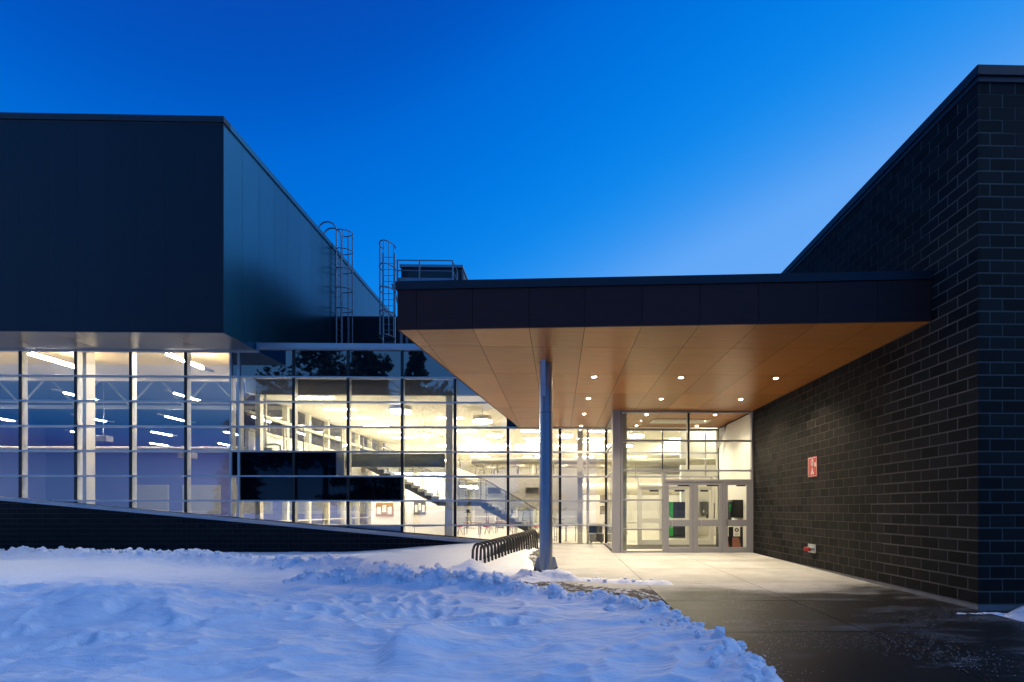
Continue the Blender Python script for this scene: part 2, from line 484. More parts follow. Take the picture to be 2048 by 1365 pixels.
def sloped_sheet(x0, x1, y0, y1, dz, name, m, parent=None, th=.1):
    a, b = zg(y0) + dz, zg(y1) + dz
    return MB().add([(x0, y0, a - th), (x1, y0, a - th), (x1, y1, b - th), (x0, y1, b - th), (x0, y0, a), (x1, y0, a), (x1, y1, b), (x0, y1, b)],
                    [(0, 3, 2, 1), (4, 5, 6, 7), (0, 1, 5, 4), (1, 2, 6, 5), (2, 3, 7, 6), (3, 0, 4, 7)]).build(name, m, parent)

struct(sloped_sheet(1.72, 40, -14, 9.2, -.03, 'asphalt_path', M['asphalt']))
# gravelly verge, lumpy and partly spilling over the slab edges
gx, gy = np.meshgrid(np.linspace(-4.6, 2.6, 160), np.linspace(5.0, 19.6, 260))
gzv = zg(gy) - .03 + .034 * np.exp(-((gy - 9.2) / .8) ** 2) + .03 * fbm(gx * 2.2, gy * 2.2, 4, 61) + .022 * fbm(gx * 14, gy * 14, 3, 62) - .10 * sst(1.7, 2.25, gx + .25 * fbm(gx * 1.5, gy * 1.5, 3, 63)) \
    + .035 * np.exp(-((gy - 8.9 + .12 * gx) / .55) ** 2) * sst(1.9, 1.2, gx) - .05 * sst(9.9, 10.5, gy) * sst(-.9, -.3, gx) + .075 * np.exp(-(((gx + .2) / .55) ** 2 + ((gy - 10.05) / .4) ** 2))
gi_ = np.arange(gx.size).reshape(gx.shape)
mbg = MB(); mbg.v = list(map(tuple, np.stack([gx, gy, gzv], -1).reshape(-1, 3).tolist()))
mbg.f = np.stack([gi_[:-1, :-1], gi_[:-1, 1:], gi_[1:, 1:], gi_[1:, :-1]], -1).reshape(-1, 4).tolist(); mbg.r = [0.0]
struct(mbg.build('gravel_verge', M['soil']))
pav = struct(sloped_sheet(-.45, 6.53, 9.25, 19.62, -.02, 'pavement', M['joint']))
BASE[pav.name] = (0, 0, 0)
for x0, x1 in ((-.45, 1.8), (1.8, 4.0), (4.0, 6.53), (6.53, 9.0)):
    for y0, y1 in ((-1.8, .2), (.2, 2.2), (2.2, 4.2), (4.2, 6.2), (6.2, 8.2), (8.2, 10.2), (10.2, 12.2), (12.2, 14.2), (14.2, 16.2), (16.2, 17.95), (17.95, 19.62)):
        if x0 < 0 and y0 < 8: continue
        if x0 > 1 and y0 >= 16.2: continue
        if x0 > 6 and y0 > 6: continue
        sloped_sheet((x0 if y0 > 9 or x0 > 0 else .1) + .006, x1 - .006, (y0 if x0 > 0 or y0 > 9 else 9.2) + .006, y1 - .006, .004, 'slab', M['concrete'], pav, .08)
struct(sloped_sheet(1.8, 9.0, -1.8, 9.25, -.02, 'slab_bed', M['joint']))

# ------------------------------------------------------------------ snow cover
FIELD = [(2.1, -1), (2.05, 3.2), (1.98, 4.4), (2.04, 5.1), (1.85, 5.75), (1.56, 7.0), (.95, 7.75), (.25, 8.25), (-.9, 8.92), (-1.7, 9.55),
         (-1.3, 10.0), (-.35, 10.35), (.35, 10.5), (.25, 11.0), (-.1, 11.5), (-.75, 11.9), (-.8, 13.5), (-1.0, 15.2), (-.95, 17.2), (-.85, 18.4), (-.5, 19.7), (-70, 19.7), (-70, -1)]
W_NEAR = [(-5.3, 9.75), (-4.3, 9.85), (-3.35, 9.5), (-2.2, 9.15), (-1.06, 8.72), (.15, 8.12), (.8, 7.72), (1.42, 7.08)]
W_EDGE = [(1.42, 7.08), (1.62, 6.2), (1.78, 5.6), (1.88, 5.1), (1.84, 4.4), (1.88, 3.0), (1.95, 1)]
W_FAR = [(-60, 18.6), (-21, 18.1), (-17.5, 17.5), (-13.2, 17.0), (-10, 15.3), (-7.6, 13.4), (-5.6, 12.5), (-4.4, 12.0), (-3.2, 11.8), (-2.3, 11.6)]
W_TONGUE = [(-1.0, 10.75), (.2, 10.55), (1.0, 10.2), (1.9, 9.95), (2.5, 9.85)]
W_SMALL = [(-3.0, 10.9), (-2.2, 10.7), (-1.3, 10.75)]
pits = [(-2.6 + .9 * rng.normal(), 7.3 + .6 * rng.normal(), .08 + .10 * rng.random(), .03 + .05 * rng.random()) for _ in range(60)]
pits += [(-.9 + .3 * rng.normal(), 6.6 + .2 * rng.normal(), .08 + .07 * rng.random(), .05) for _ in range(8)]
pits += [(-5.0 + 1.6 * rng.normal(), 6.2 + .9 * rng.normal(), .08 + .12 * rng.random(), .02 + .03 * rng.random()) for _ in range(22)]

steps = []
for (ax_, ay_), (bx_, by_), n_s in (((-5.6, 4.9), (-2.4, 8.6), 13),):
    ux, uy = bx_ - ax_, by_ - ay_; ll = math.hypot(ux, uy); ux /= ll; uy /= ll
    for i in range(n_s):
        t_ = (i + .5) / n_s * ll; sd_ = .13 * (1 if i % 2 else -1)
        steps.append((ax_ + ux * t_ - uy * sd_ + .03 * rng.normal(), ay_ + uy * t_ + ux * sd_ + .03 * rng.normal(), ux, uy))

def snow_z(X, Y):
    G = zg(Y)
    base = G - .36 * sst(-2.6, -9, X) * sst(8, 16, Y)
    sd = poly_sd(X + .16 * fbm(X * 1.7, Y * 1.7, 4, 3), Y + .14 * fbm(X * 1.9 + 40, Y * 1.9, 4, 5), FIELD)
    depth = np.clip(.085 * sst(-.02, .22, sd) - .06 * sst(.04, -.12, sd), -.06, 1)
    thin = sst(9.6, 10.1, Y) * sst(-3.5, -.2, X)                      # thin crust close to the pavement
    depth = depth - .035 * thin * sst(0, .3, sd)
    z = base + depth
    inside = sst(-.05, .15, sd)
    z = z + inside * (.055 * fbm(X * .45, Y * .6, 4, 21) + .040 * fbm(X * 1.2 + Y * .4, Y * 3.2 - X * .5, 4, 22)) * sst(13.5, 9.5, Y)
    ridg = 1 - np.abs(fbm(X * .75 + Y * .35, Y * 1.7 - X * .45, 3, 25))
    z = z + inside * (.075 * ridg ** 5 - .02) * sst(12, 8.5, Y)
    z = z + inside * .014 * fbm(X * 3.1 + Y, Y * 5.5 - X, 4, 26) * sst(12, 8, Y)
    z = z + inside * .012 * fbm(X * .8, Y * .8, 5, 23) * sst(9, 14, Y)
    z = z + inside * .010 * fbm(X * 5 + Y, Y * 11, 3, 24) * sst(11, 7, Y)
    # windrow, chunky
    for pl, h, wd, sharp, chunk in ((W_NEAR, .22, .27, 1, .7), (W_EDGE, .075, .30, 1, .9), (W_FAR, .25, .50, 1, .6), (W_TONGUE, .115, .15, 1, .6), (W_SMALL, .07, .2, 1, .5)):
        d, t = seg_dist(X + .07 * fbm(X * 3, Y * 3, 3, 31), Y + .07 * fbm(X * 3 + 9, Y * 3, 3, 32), pl)
        prof = np.exp(-(d / wd) ** 2 * (1.0 if sharp else .6))
        lump = 1 + chunk * fbm(X * 4.5, Y * 4.5, 3, 33) + chunk * .9 * np.abs(fbm(X * 10, Y * 10, 3, 34))
        end = sst(0, .06, t) * (sst(1, .93, t) if pl is not W_NEAR else 1)
        if pl is W_NEAR: end = end * (1 - .42 * sst(.45, .9, t))
        z = z + h * prof * lump * end
    # big drift on the left
    d1 = np.hypot((X + 6.6) / 2.6, (Y - 7.0) / 1.15 + .12 * (X + 6.6))
    z = z + .42 * np.exp(-d1 ** 2) * (1 + .25 * fbm(X * 2, Y * 2, 4, 41))
    # wind-cut step in the foreground
    xs = -1.72 + .18 * np.sin(Y * 2.1) + .1 * (5.7 - Y)
    z = z + .15 * sst(-.10, .16, X - xs) * sst(.95, .1, X - xs) * sst(4.4, 5.0, Y) * sst(6.15, 5.75, Y)
    z = z - .08 * np.exp(-(((X - xs + .35) / .35) ** 2 + ((Y - 5.5) / .5) ** 2))
    # heap by the bicycle stand, heap round the steel post
    z = z + .27 * np.maximum(0, 1 - np.hypot((X + 2.12) / .62, (Y - 11.75) / .5)) ** 1.2
    z = z + -.06 * np.exp(-(np.hypot(X + .3, (Y - 11.05)) / .5) ** 4) + .05 * np.exp(-(np.hypot(X + .35, (Y - 10.3) * 1.6) / .5) ** 2)
    # rise towards the bicycle stand
    z = z + .05 * np.exp(-((X + 1.8) / .8) ** 2) * sst(13, 16, Y)
    for px, py, ux, uy in steps:
        m = (np.abs(X - px) < .5) & (np.abs(Y - py) < .5)
        if m.any():
            dx, dy = X[m] - px, Y[m] - py
            q = np.hypot((dx * ux + dy * uy) / .17, (-dx * uy + dy * ux) / .075)
            z[m] += -.045 * np.exp(-q ** 3) + .018 * np.exp(-((q - 1.4) / .4) ** 2)
    for px, py, pr, pd in pits:
        m = (np.abs(X - px) < 3 * pr) & (np.abs(Y - py) < 3 * pr)
        if m.any():
            q = np.hypot((X[m] - px), (Y[m] - py) * 1.2) / pr
            z[m] += -pd * np.exp(-q ** 4) + pd * .35 * np.exp(-((q - 1.35) / .35) ** 2)
    return z

ny, nx = 430, 640
ys = 1.6 * (19.66 / 1.6) ** np.linspace(0, 1, ny)
us = np.linspace(-1.75, .62, nx)
YY = np.repeat(ys[:, None], nx, 1)
XX = us[None, :] * (YY + 1.2)
ZZ = snow_z(XX, YY)
gz = zg(YY)
idx = np.arange(ny * nx).reshape(ny, nx)
q = np.stack([idx[:-1, :-1], idx[:-1, 1:], idx[1:, 1:], idx[1:, :-1]], -1).reshape(-1, 4)
vis = (ZZ - gz > -.045) | (XX < -1.0)
kv = vis.ravel()
q = q[kv[q].any(1) & (XX.ravel()[q].min(1) < 3.2)]
me = bpy.data.meshes.new('snow_field')
co = np.stack([XX, YY, ZZ], -1).reshape(-1, 3)
used = np.zeros(len(co), bool); used[q.ravel()] = True
remap = np.cumsum(used) - 1
co = co[used]; q = remap[q]
me.vertices.add(len(co)); me.vertices.foreach_set('co', co.ravel())
me.loops.add(q.size); me.loops.foreach_set('vertex_index', q.ravel().astype(np.int32))
me.polygons.add(len(q)); me.polygons.foreach_set('loop_start', np.arange(0, q.size, 4, dtype=np.int32))
me.polygons.foreach_set('use_smooth', np.ones(len(q), bool))
me.update(calc_edges=True); me.validate()
me.materials.append(M['snow'])
o = bpy.data.objects.new('snow_field', me); C.objects.link(o); struct(o)

def snow_at(x, y):
    return float(snow_z(np.array([[x]], float), np.array([[y]], float))[0, 0])

# loose snow chunks along the ploughed ridges
def lump(mb, x, y, z, r):
    t = (1 + 5 ** .5) / 2
    vs = [(-1, t, 0), (1, t, 0), (-1, -t, 0), (1, -t, 0), (0, -1, t), (0, 1, t), (0, -1, -t), (0, 1, -t), (t, 0, -1), (t, 0, 1), (-t, 0, -1), (-t, 0, 1)]
    fs = [(0, 11, 5), (0, 5, 1), (0, 1, 7), (0, 7, 10), (0, 10, 11), (1, 5, 9), (5, 11, 4), (11, 10, 2), (10, 7, 6), (7, 1, 8), (3, 9, 4), (3, 4, 2), (3, 2, 6), (3, 6, 8), (3, 8, 9), (4, 9, 5), (2, 4, 11), (6, 2, 10), (8, 6, 7), (9, 8, 1)]
    a = random.random() * 6.28
    out = []
    for p in vs:
        k = r / 1.9 * (.75 + .5 * random.random())
        px, py, pz = p[0] * k, p[1] * k, p[2] * k * .8
        out.append((x + px * math.cos(a) - py * math.sin(a), y + px * math.sin(a) + py * math.cos(a), z + pz))
    mb.add(out, fs)
ck = MB()
for pl, n, wd, rm in ((W_NEAR, 520, .15, .06), (W_EDGE, 420, .18, .045), (W_TONGUE, 50, .12, .03), (W_FAR[1:], 260, .2, .06), (W_SMALL, 30, .15, .04)):
    seglen = [math.dist(a, b) for a, b in zip(pl[:-1], pl[1:])]; tot = sum(seglen)
    for _ in range(n):
        s = random.random() * tot
        for (a, b), l in zip(zip(pl[:-1], pl[1:]), seglen):
            if s <= l: break
            s -= l
        x = a[0] + (b[0] - a[0]) * s / l + random.gauss(0, wd); y = a[1] + (b[1] - a[1]) * s / l + random.gauss(0, wd)
        if y < 1.5: continue
        z = max(snow_at(x, y), zg(y) - .01)
        r = rm * (.18 + random.random() ** 3 * 1.7)
        if x > 2.0 and y < 9: r *= .4
        lump(ck, x, y, z + r * .15, r)
cko = ck.build('snow_chunks', M['snow'])
cko['label'] = 'loose crumbled snow lumps along the ploughed ridges'; cko['category'] = 'snow'; struct(cko, 'stuff')

# snow heap at the foot of the dark masonry corner
def heap(name, cx, cy, rx, ry, h, seed, label):
    n, k = 56, 30
    vs, fs = [], []
    for i in range(k + 1):
        rr = i / k
        for j in range(n):
            a = 2 * math.pi * j / n
            x, y = cx + rx * rr * math.cos(a), cy + ry * rr * math.sin(a)
            vs.append((x, y, 0))
    V = np.array(vs)
    rr = np.repeat(np.arange(k + 1) / k, n)
    z = zg(V[:, 1]) - .03 + h * (1 - rr ** 1.7) * (1 + .35 * fbm(V[:, 0] * 2.2, V[:, 1] * 2.2, 4, seed)) + .05 * fbm(V[:, 0] * 8, V[:, 1] * 8, 3, seed + 1) * (1 - rr)
    V[:, 2] = z
    for i in range(k):
        for j in range(n):
            fs.append((i * n + j, (i + 1) * n + j, (i + 1) * n + (j + 1) % n, i * n + (j + 1) % n))
    mb = MB(); mb.add([tuple(p) for p in V], fs)
    o = mb.build(name, M['snow'], smooth=True)
    tag(o, label, 'snow heap')
    return o
heap('snow_heap', 7.5, 6.93, .95, .46, .33, 51, 'rounded heap of snow against the corner of the dark block building')
heap('snow_strip', 6.35, 7.18, .75, .12, .05, 55, 'thin strip of crusted snow at the foundation corner of dark block building')

# ================================================================== DARK MASONRY BUILDING (right)
XR, YC, ZTOP = 6.57, 7.445, 8.3
mw = thing('masonry_building', 'tall dark grey block building with running bond joints beside the entrance', 'building', (XR, YC, 0))
mm = MB(); mm.box(XR + .003, 16, YC + .003, 19.95, .1, ZTOP); mm.build('mortar_core', M['mortar'], mw)
fd = MB(); fd.box(XR + .012, 16.02, YC + .012, 19.96, -.3, .098); fd.build('foundation', M['found'], mw)
cp = MB(); cp.box(XR - .045, 16.05, YC - .045, 20.0, ZTOP + .07, ZTOP + .23); cp.box(XR - .02, 16.03, YC - .02, 19.98, ZTOP - .02, ZTOP + .07)
cp.build('coping', M['coping'], mw, bevel=.008)
def block_mesh(name, lx, ly, lz):
    """block with chamfered outer edges, origin at min corner"""
    mb = MB(); c = .005
    mb.add([(c, c, c), (lx - c, c, c), (lx - c, ly - c, c), (c, ly - c, c), (0, 0, 2 * c), (lx, 0, 2 * c), (lx, ly, 2 * c), (0, ly, 2 * c),
            (0, 0, lz - 2 * c), (lx, 0, lz - 2 * c), (lx, ly, lz - 2 * c), (0, ly, lz - 2 * c), (c, c, lz - c), (lx - c, c, lz - c), (lx - c, ly - c, lz - c), (c, ly - c, lz - c)],
           [(0, 3, 2, 1), (12, 13, 14, 15)] + [(a + i, a + (i + 1) % 4, a + 4 + (i + 1) % 4, a + 4 + i) for a in (0, 4, 8) for i in range(4)])
    me = mb.mesh(name); me.materials.append(M['block'])
    return me
bm_s_full = block_mesh('block_side', .05, .381, .190)
bm_s_half = block_mesh('block_side_half', .05, .181, .190)
cand = []
rows = 41
for k in range(rows):
    z = .1 + .2 * k + .005
    # side face, from the corner back
    y = YC; first = True
    while y < 19.5:
        L_ = .19 if (first and k % 2) else .39
        if y + L_ > 16.62 and z < 4.8: break
        cand.append(('s', XR, y + (.005 if not first else 0), z, L_, y)); y += L_ + .01; first = False
    x = XR + .052; first = True
    while x < 15.5:
        L_ = .39 - .052 if (first and k % 2) else (.19 - .052 if first else .39)
        cand.append(('f', x + (.005 if not first else 0), YC, z, L_, YC + (x - XR) * .9)); x += L_ + .01; first = False
# size on the picture: nearest first
def score(c):
    return math.dist((c[1] if c[0] == 'f' else XR, c[2], c[3]), (0, 0, 1.6)) + (6 if (c[0] == 'f' and c[1] > 7.5) else 0)
cand.sort(key=score)
rest = MB(); fmeshes = {}
for i, (kind, x, y, z, L_, _) in enumerate(cand):
    if i < 296:
        if kind == 's':
            me_ = bm_s_full if L_ > .3 else bm_s_half
        else:
            key = round(L_, 3)
            if key not in fmeshes: fmeshes[key] = block_mesh('block_front', L_ - .008, .05, .190)
            me_ = fmeshes[key]
        piece('block', me_, mw, (x, y, z))
    else:
        r_ = random.random()
        if kind == 's': rest.box(x, x + .05, y, y + L_ - .008, z, z + .190, r_)
        else: rest.box(x, x + L_ - .008, y, y + .05, z, z + .190, r_)
ro = rest.build('blocks', M['block'], mw); ro['kind'] = 'stuff'
# light painted inner face inside the lobby
iw = MB(); iw.box(XR - .03, XR - .004, 16.42, 19.6, .05, 4.86); iw.build('lobby_wall', M['white_in'], mw)

# ------------------------------------------------------------------ things on the dark wall
sg = thing('fire_hydrant_sign', 'red square pictogram sign with white symbols on dark block wall', 'sign', (XR - .02, 12.36, 2.68))
p = MB(); p.box(XR - .022, XR - .001, 12.13, 12.59, 2.42, 2.94); p.build('panel', M['red'], sg, bevel=.004)
p = MB(); xs_ = XR - .027
for a in ((12.15, 12.162, 2.44, 2.92), (12.558, 12.57, 2.44, 2.92), (12.15, 12.57, 2.44, 2.452), (12.15, 12.57, 2.908, 2.92)):
    p.box(xs_, xs_ + .004, *a)
p.build('border', M['sign_white'], sg)
p = MB(); ring = [(xs_, 12.36 + .055 * math.cos(t) * .8, 2.79 + .085 * math.sin(t)) for t in np.linspace(0, 2 * math.pi, 20)[:-1]]
p.tube(ring, .011, 6, True); p.box(xs_, xs_ + .004, 12.352, 12.368, 2.73, 2.85)
p.prism([(12.33, 2.855), (12.39, 2.855), (12.375, 2.89), (12.345, 2.89)], 'x', xs_, xs_ + .004)
p.build('hydrant_symbol', M['sign_white'], sg)
p = MB()
p.prism([(12.345, 2.66), (12.375, 2.66), (12.385, 2.58), (12.44, 2.50), (12.395, 2.48), (12.36, 2.545), (12.325, 2.48), (12.28, 2.50), (12.335, 2.58)], 'x', xs_, xs_ + .004)
p.build('siamese_symbol', M['sign_white'], sg)
p = MB()
for k, (dy, h) in enumerate(((0, .075), (.028, .105), (.056, .12), (.084, .09))): p.box(xs_, xs_ + .004, 12.155 + dy, 12.178 + dy, 2.68, 2.68 + h)
p.build('hand_symbol', M['sign_white'], sg)

sm = thing('fire_department_connection', 'steel plate with two red capped hose inlets low on dark block wall', 'hose inlet', (XR - .05, 12.4, .57))
p = MB(); p.box(XR - .018, XR - .001, 12.22, 12.59, .46, .68); p.build('plate', M['alu'], sm, bevel=.004)
for yy in (12.32, 12.47):
    p = MB(); p.tube([(XR - .018, yy, .575), (XR - .09, yy - .01, .568), (XR - .13, yy - .015, .56)], [.05, .045, .045], 16); nz = p.build('inlet', M['alu'], sm, True)
    p = MB(); p.tube([(XR - .13, yy - .015, .56), (XR - .175, yy - .02, .553)], [.056, .052], 16); p.box(XR - .19, XR - .17, yy - .035, yy - .005, .54, .565); p.build('cap', M['red'], nz, True)

# ================================================================== GYM BLOCK (left, metal clad)
XB, YB, ZB0, ZB1 = -12.12, 17.72, 7.97, 15.75
gb = thing('clad_block', 'large dark metal clad box volume overhanging the glazed wall', 'building', (XB, YB, ZB0))
core = MB(); core.box(-60, XB - .025, YB + .034, YB + .2, ZB0 + .014, ZB1 - .3); core.box(XB - .2, XB - .034, YB + .21, 58, ZB0 + .014, ZB1 - .3); core.build('backing', M['joint'], gb)
MB().box(-60, XB - .21, YB + .21, 19.75, ZB0 + .014, ZB0 + .2).build('soffit_backing', M['joint'], gb)
k = 0; x = XB
while x > -42:
    p = MB(); x0 = x - 1.03; p.box(x0 + .002, x - (0 if k == 0 else .002), YB, YB + .03, ZB0, ZB1 - .28)
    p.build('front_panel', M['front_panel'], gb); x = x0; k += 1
y = YB + .032; k = 0
while y < 36:
    y1 = y + 1.03; p = MB()
    p.box(XB - .03, XB, y + .005, y1 - .005, ZB0, ZB1 - .28)
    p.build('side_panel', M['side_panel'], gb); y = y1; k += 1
p = MB(); p.box(-60, XB + .05, YB - .05, YB + .3, ZB1 - .22, ZB1); p.box(-60, XB + .01, YB - .01, YB + .3, ZB1 - .29, ZB1 - .22)
p.build('front_coping', M['coping'], gb, bevel=.01)
y = YB + .3
while y < 36:
    p = MB(); y1 = min(y + 3.1, 36.3); p.box(XB - .3, XB + .05, y + .004, y1 - .004, ZB1 - .22, ZB1); p.box(XB - .3, XB + .01, y + .004, y1 - .004, ZB1 - .29, ZB1 - .22)
    p.build('side_coping', M['side_panel'], gb); y = y1
x = XB - .004; k = 0
while x > -42:
    p = MB(); x0 = x - 2.06; p.box(x0 + .008, x - .008, YB + .034, 19.72, ZB0 - .02, ZB0 + .012); p.build('soffit_panel', M['soffit_metal'], gb); x = x0
p = MB(); p.box(-60, XB - .3, YB + .3, 58, ZB1 - .3, ZB1 - .2); p.build('roof', M['coping'], gb)

# ================================================================== CURTAIN WALL
YF = 19.7
MX = [-32.2, -30.06, -27.9, -25.75, -23.6, -21.446, -19.283, -17.128, -14.964, -13.166, -12.849, -10.685, -8.51, -6.346, -4.211, -2.067, .046, 1.93]
RZ = [.93, 1.92, 2.91, 3.905, 4.9, 5.9, 6.9]
def slope(x): return max(.44 - .0925 * (x + 4.25), .19)
cw = thing('curtain_wall', 'long glazed curtain wall with pale transoms above the sloping block plinth', 'glass wall', (-9, YF, 0))
def pane(x0, x1, z0, z1, m, name='pane', y0=YF + .02, th=.024):
    poly = [(x0, z0), (x1, z0), (x1, z1), (x0, z1)]
    s0, s1 = slope(x0), slope(x1)
    if z0 < max(s0, s1):
        poly = clip_poly(poly, lambda p: p[1] - (s0 + (s1 - s0) * (p[0] - x0) / (x1 - x0)))
    if len(poly) < 3: return
    MB().prism(poly, 'y', y0, y0 + th).build(name, m, cw)
for i in range(len(MX) - 1):
    x0, x1 = MX[i], MX[i + 1]
    gym = x1 <= -13.1
    zs = [0.0] + RZ + [7.92 if gym else 8.02]
    for j in range(len(zs) - 1):
        z0, z1 = zs[j], zs[j + 1]
        if max(slope(x0), slope(x1)) > z1 and min(slope(x0), slope(x1)) > z1: continue
        m, nm = M['glass'], 'pane'
        if not gym:
            if z0 >= 6.89: m, nm = M['spandrel'], 'spandrel_pane'
            elif abs(z0 - 2.91) < .01 and x1 < -8.4: m, nm = M['spandrel_dark'], 'spandrel_pane'
            elif abs(z0 - 1.92) < .01 and -12.9 < x0 and x1 < -6.3: m, nm = M['spandrel_dark'], 'spandrel_pane'
            elif z0 < .5 and -10.7 < x0 and x1 < -6.3: m, nm = M['flash'], 'infill_panel'
            elif z0 >= 4.89 and x0 > -2.2: m, nm = M['spandrel_dark'], 'spandrel_pane'
        if nm == 'spandrel_pane' and abs(z0 - 2.91) < .01 and abs(x1 + 8.51) < .01:
            pane(x0, x0 + 1.68, z0, z1, m, nm); pane(x0 + 1.685, x1, z0, z1, M['glass']); continue
        pane(x0 + .004, x1 - .004, z0 + .004, z1 - .004, m, nm)
# mullions: black outer gasket cap, pale inner fin
for i, x in enumerate(MX):
    zt = 7.93 if x < -13.2 else 8.02
    if x > -1.5: zt = 4.86
    zb = slope(x) + .01
    post = x in (-13.166, -12.849)
    p = MB()
    if post: p.box(x - .04, x + .04, YF - .035, YF + .018, zb, zt)
    else: p.box(x - .055, x + .055, YF - .004, YF + .018, zb, zt)
    mo = p.build('mullion', M['alu'] if post else M['black_cap'], cw)
    p = MB(); p.box(x - .035, x + .035, YF + .046, YF + .25, zb, zt - .02); p.build('fin', M['alu_in'], mo)
for z in RZ:
    for x0, x1 in zip(MX[:-1], MX[1:]):
        if min(slope(x0), slope(x1)) > z - .05: continue
        if z > 4.95 and x0 > -2.1: continue
        xa = x0
        if slope(x0) > z - .02: xa = min(x1 - .05, (.44 - z) / .0925 - 4.25 + .1)
        p = MB(); p.box(xa + .002, x1 - .002, YF - .055, YF - .006, z - .032, z + .032)
        tr = p.build('transom', M['alu'], cw, bevel=.005)
        p = MB(); p.box(xa + .04, x1 - .04, YF + .046, YF + .20, z - .03, z + .03); p.build('inner_transom', M['alu_in'], tr)
p = MB(); p.box(-60, -12.15, YF - .06, YF + .1, 7.875, 7.945); p.build('head_rail', M['alu'], cw)
p = MB(); p.box(-12.15, -12.05, YF - .06, YF + .02, 7.875, 8.27); p.box(-13.1, -12.15, YF - .058, YF - .02, 7.87, 7.94); p.build('corner_trim', M['alu'], cw)
for x0, x1 in ((-12.046, -8.5), (-8.495, -4.2), (-4.195, 0), (.005, 6.5)):
    p = MB(); p.box(x0, x1, YF - .10, YF + .4, 8.04, 8.25); p.box(x0, x1, YF - .075, YF + .3, 8.0, 8.04); p.build('parapet_flashing', M['flash'], cw, bevel=.006)
p = MB(); p.box(-.6, 1.93, YF - .05, YF + .12, .09, .185); p.build('sill', M['alu_grey'], cw)
p = MB(); p.box(-12.1, 14, 20.1, 48, 7.9, 8.06); struct(p.build('link_roof', M['coping']))

# plinth
pw = thing('block_plinth', 'low dark block plinth wall with sloping pale metal cap under the glazing', 'wall', (-12, YF - .15, 0))
YP = YF - .16
x0_, x1_ = -34, -.55
p = MB(); p.prism([(x0_, -.5), (x1_, -.5), (x1_, slope(x1_) - .16), (x0_, slope(x0_) - .16)], 'y', YP + .006, YF + .15); p.build('mortar_core', M['podium_mortar'], pw)
for za, zb, ya, nm in ((-.155, -.055, YP - .05, 'cap'), (-.04, .0, YP - .035, 'cap_lip')):
    xa = -34.0
    while xa < -.8:
        xb = min(xa + 4.3, -.62)
        p = MB(); p.prism([(xa + .003, slope(xa) + za), (xb - .003, slope(xb) + za), (xb - .003, slope(xb) + zb), (xa + .003, slope(xa) + zb)], 'y', ya, YF + .01)
        p.build(nm, M['flash'], pw); xa = xb
p = MB(); p.prism([(-34, slope(-34) - .06), (-.63, slope(-.63) - .06), (-.63, slope(-.63) - .03), (-34, slope(-34) - .03)], 'y', YP - .01, YF); p.build('cap_groove', M['black_cap'], pw)
bl = []
for k in range(-2, 18):
    z0 = .1 + .2 * k - .095
    x = -34 + (.2 if k % 2 else 0)
    while x < -.7:
        poly = clip_poly([(x + .005, z0 + .005), (x + .395, z0 + .005), (x + .395, z0 + .195), (x + .005, z0 + .195)], lambda p: slope(p[0]) - .15 - p[1])
        if len(poly) >= 3 and max(p[1] for p in poly) - min(p[1] for p in poly) > .02: bl.append((abs(x), poly, k))
        x += .4
bl = [b for b in bl if b[2] >= 0 or b[0] < 23]
bl.sort(key=lambda b: b[0])
vis_b = [b for b in bl if b[0] < 22.4]
step = max(1, len(vis_b))
rest = MB(); cnt = 0
for ax, poly, k in bl:
    if ax < 22.4 and cnt < 296 and k >= -1:
        MB().prism(poly, 'y', YP, YP + .04).build('block', M['podium_block'], pw); cnt += 1
    else:
        rest.prism(poly, 'y', YP, YP + .04, random.random())
ro = rest.build('blocks', M['podium_block'], pw); ro['kind'] = 'stuff'

# ================================================================== ENTRANCE CANOPY
ZS, ZC = 4.9, 5.78
A = (-2.974, 8.978); Bc = (6.555, 8.369); D_ = (-1.644, 19.64); E_ = (6.555, 19.64)
cn = thing('entrance_canopy', 'big cantilevered entrance canopy with wood veneer soffit and shaded fascia', 'canopy', (1.8, 8.7, ZS))
def frontY(x): return A[1] + (Bc[1] - A[1]) * (x - A[0]) / (Bc[0] - A[0])
def inset(pg, d):
    cx = sum(p[0] for p in pg) / len(pg); cy = sum(p[1] for p in pg) / len(pg)
    return [(p[0] + (d if p[0] < cx else -d), p[1] + (d if p[1] < cy else -d)) for p in pg]
cpoly = [A, Bc, E_, D_]
p = MB(); p.prism(inset(cpoly, .03), 'z', ZS + .003, ZC - .18); p.build('core', M['joint'], cn)
XJ = [-3.7, -2.62, -1.581, -.544, .47, 1.50, 2.53, 3.56, 4.595, 5.63, 6.555]
YJ = [7.9, 9.864, 11.834, 13.823, 15.82, 17.75, 19.64]
g_ = .006
for a, b in zip(XJ[:-1], XJ[1:]):
    for c_, d_ in zip(YJ[:-1], YJ[1:]):
        poly = [(a + g_, c_ + g_), (b - g_, c_ + g_), (b - g_, d_ - g_), (a + g_, d_ - g_)]
        fx, fy = Bc[0] - A[0], Bc[1] - A[1]
        poly = clip_poly(poly, lambda p: (p[1] - A[1] - .002) * fx - (p[0] - A[0]) * fy)
        lx, ly = D_[0] - A[0], D_[1] - A[1]
        if poly: poly = clip_poly(poly, lambda p: (p[0] - A[0] - .002) * ly - (p[1] - A[1]) * lx)
        if len(poly) >= 3:
            MB().prism(poly, 'z', ZS, ZS + .02).build('soffit_panel', M['wood'], cn)
